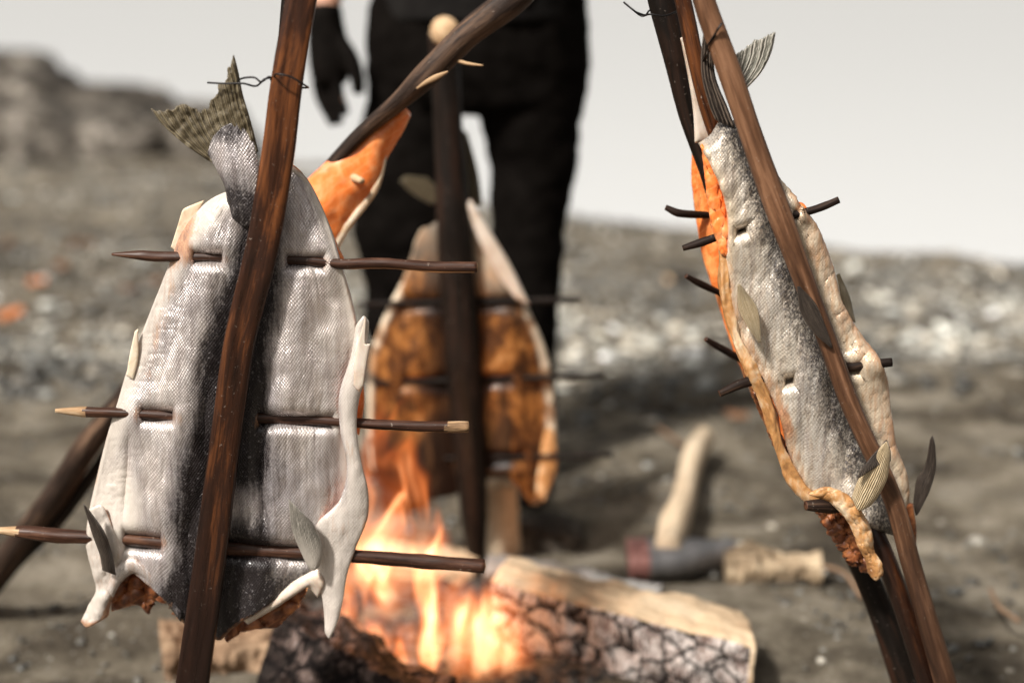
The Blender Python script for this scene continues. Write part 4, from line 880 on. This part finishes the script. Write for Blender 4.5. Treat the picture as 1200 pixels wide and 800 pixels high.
flame_m = t.m; flame_m.cycles.homogeneous_volume = False
hp = [(0, 0, -.02, .19, .085), (0, 0, .1, .20, .09), (0, 0, .22, .18, .085), (0, 0, .34, .14, .08), (0, 0, .47, .10, .06)]
V = []; Fc = []; nn = 28
for k, (a, b, c, d, e) in enumerate(hp):
    for q in range(nn): V.append(FC + [a + d * math.cos(q / nn * 6.2832), b + e * math.sin(q / nn * 6.2832), c])
for k in range(len(hp) - 1):
    for q in range(nn): Fc.append((k * nn + q, k * nn + (q + 1) % nn, (k + 1) * nn + (q + 1) % nn, (k + 1) * nn + q))
Fc.append(tuple(range(nn))[::-1]); Fc.append(tuple((len(hp) - 1) * nn + q for q in range(nn)))
props(mesh('flames', V, Fc, flame_m, origin=FC), 'orange and yellow flames of the camp fire licking up between the logs', 'fire')
pl = bpy.data.lights.new('fire_glow', 'POINT'); pl.energy = 1.6; pl.color = (1, .42, .13); pl.shadow_soft_size = .09
po = bpy.data.objects.new('fire_glow', pl); col.objects.link(po); po.location = FC + [0, 0, .14]

# ------------------------------------------------------------------ axe on the sand
ax = empty('axe', G(800, 660), 'axe with a curved pale handle and a dull red and grey head on the sand', 'axe')
hp_ = [G(826, 512, .06), G(815, 530, .06), G(806, 560, .058), G(800, 590, .055), G(790, 618, .052), G(782, 645, .05)]
V, Fc, mi, uv = tubegeo(hp_, [.025, .028, .0265, .028, .034, .028], n=20, m=70, sq=2.4, flat=.8, rough=.03, seed=5)
mesh('handle', V, Fc, [M['drift'], M['drift']], ax, mi, uv)
H0 = G(736, 655, .035); H1 = G(862, 648, .035)
def axehead():
    V = []; Fc = []; m_ = 28; 
    for i in range(m_):
        q = i / (m_ - 1); c = np.array(H0) * (1 - q) + np.array(H1) * q
        ht = .019 + .007 * q ** 2 if q > .25 else .021; th = .024 * (1 - sst(.35, 1.0, np.array(q))) + .0035
        for a, b in ((-1, -1), (-1, 0), (-1, 1), (0, 1.04), (1, 1), (1, 0), (1, -1), (0, -1.04)):
            V.append(c + np.array([0, a * th * 1.6, b * ht]))
    for i in range(m_ - 1):
        for k in range(8): Fc.append((i * 8 + k, i * 8 + (k + 1) % 8, (i + 1) * 8 + (k + 1) % 8, (i + 1) * 8 + k))
    Fc.append(tuple(range(8))[::-1]); Fc.append(tuple((m_ - 1) * 8 + k for k in range(8)))
    mi = [0 if (f[0] // 8) < 5 else 1 for f in Fc]; return V, Fc, mi
V, Fc, mi = axehead(); V = np.array(V)
mesh('axe_head', V, Fc, [M['axe_red'], M['axe_steel']], ax, mi)
logmesh('firewood_log', 'short rough cream coloured log lying right of the axe head', G(850, 655, .035), G(960, 660, .03),
        [(.030, -.03), (.034, -.002), (.004, .022), (-.03, .004), (-.04, -.03)], [M['shortlog'], M['shortlog']], [0] * 5, 9, .019, group=None)
def twig(pts, r, label):
    P = np.array([G(a, b, z) for a, b, z in pts]); V, Fc, mi, uv = tubegeo(P, r, n=8, m=40, rough=.1)
    props(mesh('twig', V, Fc, [M['twig'], M['twig']], None, mi, uv), label, 'twig')
twig([(955, 660, .03), (990, 672, .05), (1010, 700, .035)], .004, 'thin twig at the right end of the short cream log')
twig([(1160, 690, .03), (1172, 712, .05), (1195, 728, .035)], .004, 'small tan twig on the sand at the right edge')
twig([(770, 500, .03), (800, 522, .05), (815, 540, .035)], .005, 'little twig just left of the axe handle end')
stick('driftwood_stub', [(783, 332, 4.60), (800, 330, 4.62), (822, 333, 4.64)], .028, 'short dark driftwood piece on the pebbles behind the right fish', 'driftwood', [M['stake_dark'], M['cut']], n=12, m=20, rough=.2)

# ------------------------------------------------------------------ person
YP = 2.80
pr = empty('person', (W(560, 600, YP)[0], YP, .03), 'person in black trousers, dark top and black gloves standing behind the fire', 'person')
def lp(px, py, dy=0): return W(px, py, YP + dy)
def tube2(pts, radx, rady, n=24, m=40, seed=0):
    """elliptical: radx in x, rady in y (rings horizontal)"""
    P = catmull(np.hstack([np.array(pts, float), np.array(radx, float)[:, None], np.array(rady, float)[:, None]]), m)
    V = []; Fc = []
    for p in P:
        for k in range(n):
            a = 2 * math.pi * k / n; V.append((p[0] + p[3] * math.cos(a), p[1] + p[4] * math.sin(a), p[2]))
    for i in range(m - 1):
        for k in range(n): Fc.append((i * n + k, i * n + (k + 1) % n, (i + 1) * n + (k + 1) % n, (i + 1) * n + k))
    Fc.append(tuple(range(n))[::-1]); Fc.append(tuple((m - 1) * n + k for k in range(n)))
    return np.array(V), Fc, [0] * len(Fc), np.zeros((len(V), 2))
sc_ = 1 / 575.   # metres per px at the person
legR = [(lp(620, 72), 62), (lp(622, 140), 58), (lp(625, 190), 51), (lp(621, 255), 44), (lp(614, 330), 42), (lp(612, 410), 40), (lp(612, 520), 38), (lp(612, 572), 38)]
legL = [(lp(500, 72), 60), (lp(482, 140), 56), (lp(474, 200), 62), (lp(480, 270), 64), (lp(478, 340), 52), (lp(476, 420), 48), (lp(474, 520), 44), (lp(474, 572), 42)]
hips = [(lp(561, 132), 50), (lp(561, 118), 112), (lp(561, 85), 124), (lp(561, 50), 124), (lp(561, 10), 122), (lp(562, -20), 116)]
def T(lst, fy=.85): return tube2([p for p, _ in lst], [r * sc_ for _, r in lst], [r * sc_ * fy for _, r in lst])
def T2(lst, depth): return tube2([p for p, _ in lst], [r * sc_ for _, r in lst], depth)
hp2 = T2(hips, [.07, .105, .12, .125, .12, .115])
wr = lambda co: .006 * fbm(np.stack([co[:, 0] * 8, co[:, 1] * 8, co[:, 2] * 16], -1), 4)
# body: one continuous figure (legs, pelvis, torso, neck, head, arms, hands)
zW = lp(561, -20)[2]; cx = lp(561, 0)[0]
S = lambda x, y, z: np.array([cx + x, YP + y, z])
def TB(pts, r, n=16, m=24): v, f, mi_, uv_ = tubegeo(pts, r, n=n, m=m, cap=True, tip0=1.4, tip1=1.4); return v, f, mi_, uv_
wristR = lp(381, 20, -.05)
hand_dir = np.array([0, 0, -1.])
def hand(wr_, inward, scale=1.0, grow=0.0):
    """hanging relaxed hand, palm turned to the body; inward = +1/-1 direction of the body in x"""
    o = np.array(wr_); parts = []
    def q(x, y, z): return o + np.array([x * inward, y, z]) * scale
    g_ = grow
    parts.append(TB([q(0, 0, .02), q(.002, 0, -.03), q(.006, -.002, -.075), q(.004, -.004, -.105)], [.024 + g_, .033 + g_, .036 + g_, .030 + g_], 16, 20))
    parts.append(TB([q(-.006, .018, -.06), q(-.004, .022, -.09), q(.0, .022, -.115)], [.02 + g_, .018 + g_, .012 + g_]))
    fx = [(-.018, .030, .078), (-.008, .012, .092), (.006, -.006, .088), (.018, -.022, .070)]
    for k, (a, b, L) in enumerate(fx):
        z0 = -.085; r = .0088 + g_ * .8
        parts.append(TB([q(a, b, z0), q(a * 1.05, b, z0 - L * .45), q(a + .008, b - .006, z0 - L * .8), q(a + .016, b - .014, z0 - L)], [r * 1.1, r, r * .92, r * .72], 12, 16))
    parts.append(TB([q(.020, -.012, -.035), q(.043, -.024, -.066), q(.053, -.028, -.096), q(.055, -.030, -.122)], [.014 + g_, .012 + g_, .0105 + g_, .008 + g_], 12, 16))
    return parts
shoulderR, elbowR = S(-.20, 0, zW + .50), S(-.265, .03, zW + .22)
shoulderL, elbowL = S(.20, 0, zW + .50), S(.27, .02, zW + .24); wristL = S(.10, -.20, zW + .16)
zs = zW + .5
torso = tube2([S(0, 0, zW - .12), S(0, 0, zW), S(0, -.005, zW + .15), S(0, 0, zW + .32), S(0, .005, zW + .46), S(0, .01, zW + .53), S(0, .01, zW + .60), S(0, -.005, zW + .66)],
              [.17, .165, .155, .175, .18, .12, .06, .055], [.11, .11, .105, .12, .115, .09, .06, .055])
hc = S(0, -.02, zW + .76)
bodyparts = [torso, ellip(hc, (.076, .095, .118)), ellip(hc + [0, -.035, -.06], (.055, .06, .055)), ellip(hc + [0, -.098, -.012], (.013, .020, .026)),
             ellip(hc + [-.077, .01, -.005], (.010, .018, .03)), ellip(hc + [.077, .01, -.005], (.010, .018, .03)),
             ellip(hc + [0, -.088, -.052], (.024, .012, .009)),
             TB([shoulderR, elbowR, wristR], [.05, .040, .028]), TB([shoulderL, elbowL, wristL], [.05, .040, .028]),
             tube2([p for p, _ in legR], [r * sc_ * .72 for _, r in legR], [r * sc_ * .68 for _, r in legR]),
             tube2([p for p, _ in legL], [r * sc_ * .72 for _, r in legL], [r * sc_ * .68 for _, r in legL]),
             tube2([p for p, _ in hips], [r * sc_ * .85 for _, r in hips], [.06, .09, .10, .105, .1, .1])]
bodyparts += hand(wristR, 1) + hand(wristL, -1)
blob('body', bodyparts, M['human_skin'], pr, voxel=.006, smooth=3)
blob('trousers', [T(legR), T(legL), hp2], M['trouser'], pr, voxel=.008, smooth=6, wrinkle=wr)
blob('shirt', [tube2([S(0, 0, zW - .07), S(0, 0, zW), S(0, -.005, zW + .15), S(0, 0, zW + .32), S(0, .005, zW + .47), S(0, .01, zW + .56)], [.20, .195, .185, .20, .20, .10], [.135, .135, .13, .14, .135, .09]),
               TB([shoulderR + [.03, 0, .01], elbowR, elbowR * .55 + wristR * .45], [.066, .054, .046]), TB([shoulderL - [.03, 0, -.01], elbowL, elbowL * .55 + wristL * .45], [.066, .054, .046])],
     M['shirt'], pr, voxel=.009, smooth=4, wrinkle=wr)
for wq, iw in ((wristR, 1), (wristL, -1)):
    blob('glove', hand(wq, iw, 1.14, .0045) + [TB([np.array(wq) + [0, 0, .012], np.array(wq) + [0, 0, -.03]], [.033, .036])], M['glove'], pr, voxel=.0045, smooth=2)
blob('hair', [ellip(hc + [0, .018, .022], (.084, .095, .112)), ellip(hc + [0, .05, -.03], (.07, .06, .08))], M['hair'], pr, voxel=.007, smooth=2, wrinkle=lambda c: .003 * fbm(c * 60, 2))
for s_ in (-1, 1):
    V, Fc, mi, uv = ellip(hc + [s_ * .030, -.088, .012], (.011, .008, .007)); mesh('eye', V, Fc, M['glove'], pr)
for px_ in (612, 474):
    b = lp(px_, 575); bx = b[0]; by = YP; z0 = .015
    blob('boot', [tube2([(bx, by, z0 + .005), (bx, by, z0 + .08), (bx, by, z0 + .20)], [.052, .050, .056], [.06, .058, .062]),
                  TB([(bx, by + .05, z0 + .045), (bx, by - .06, z0 + .045), (bx + .004, by - .17, z0 + .035)], [.045, .050, .040])], M['boot'], pr, voxel=.008, smooth=3)
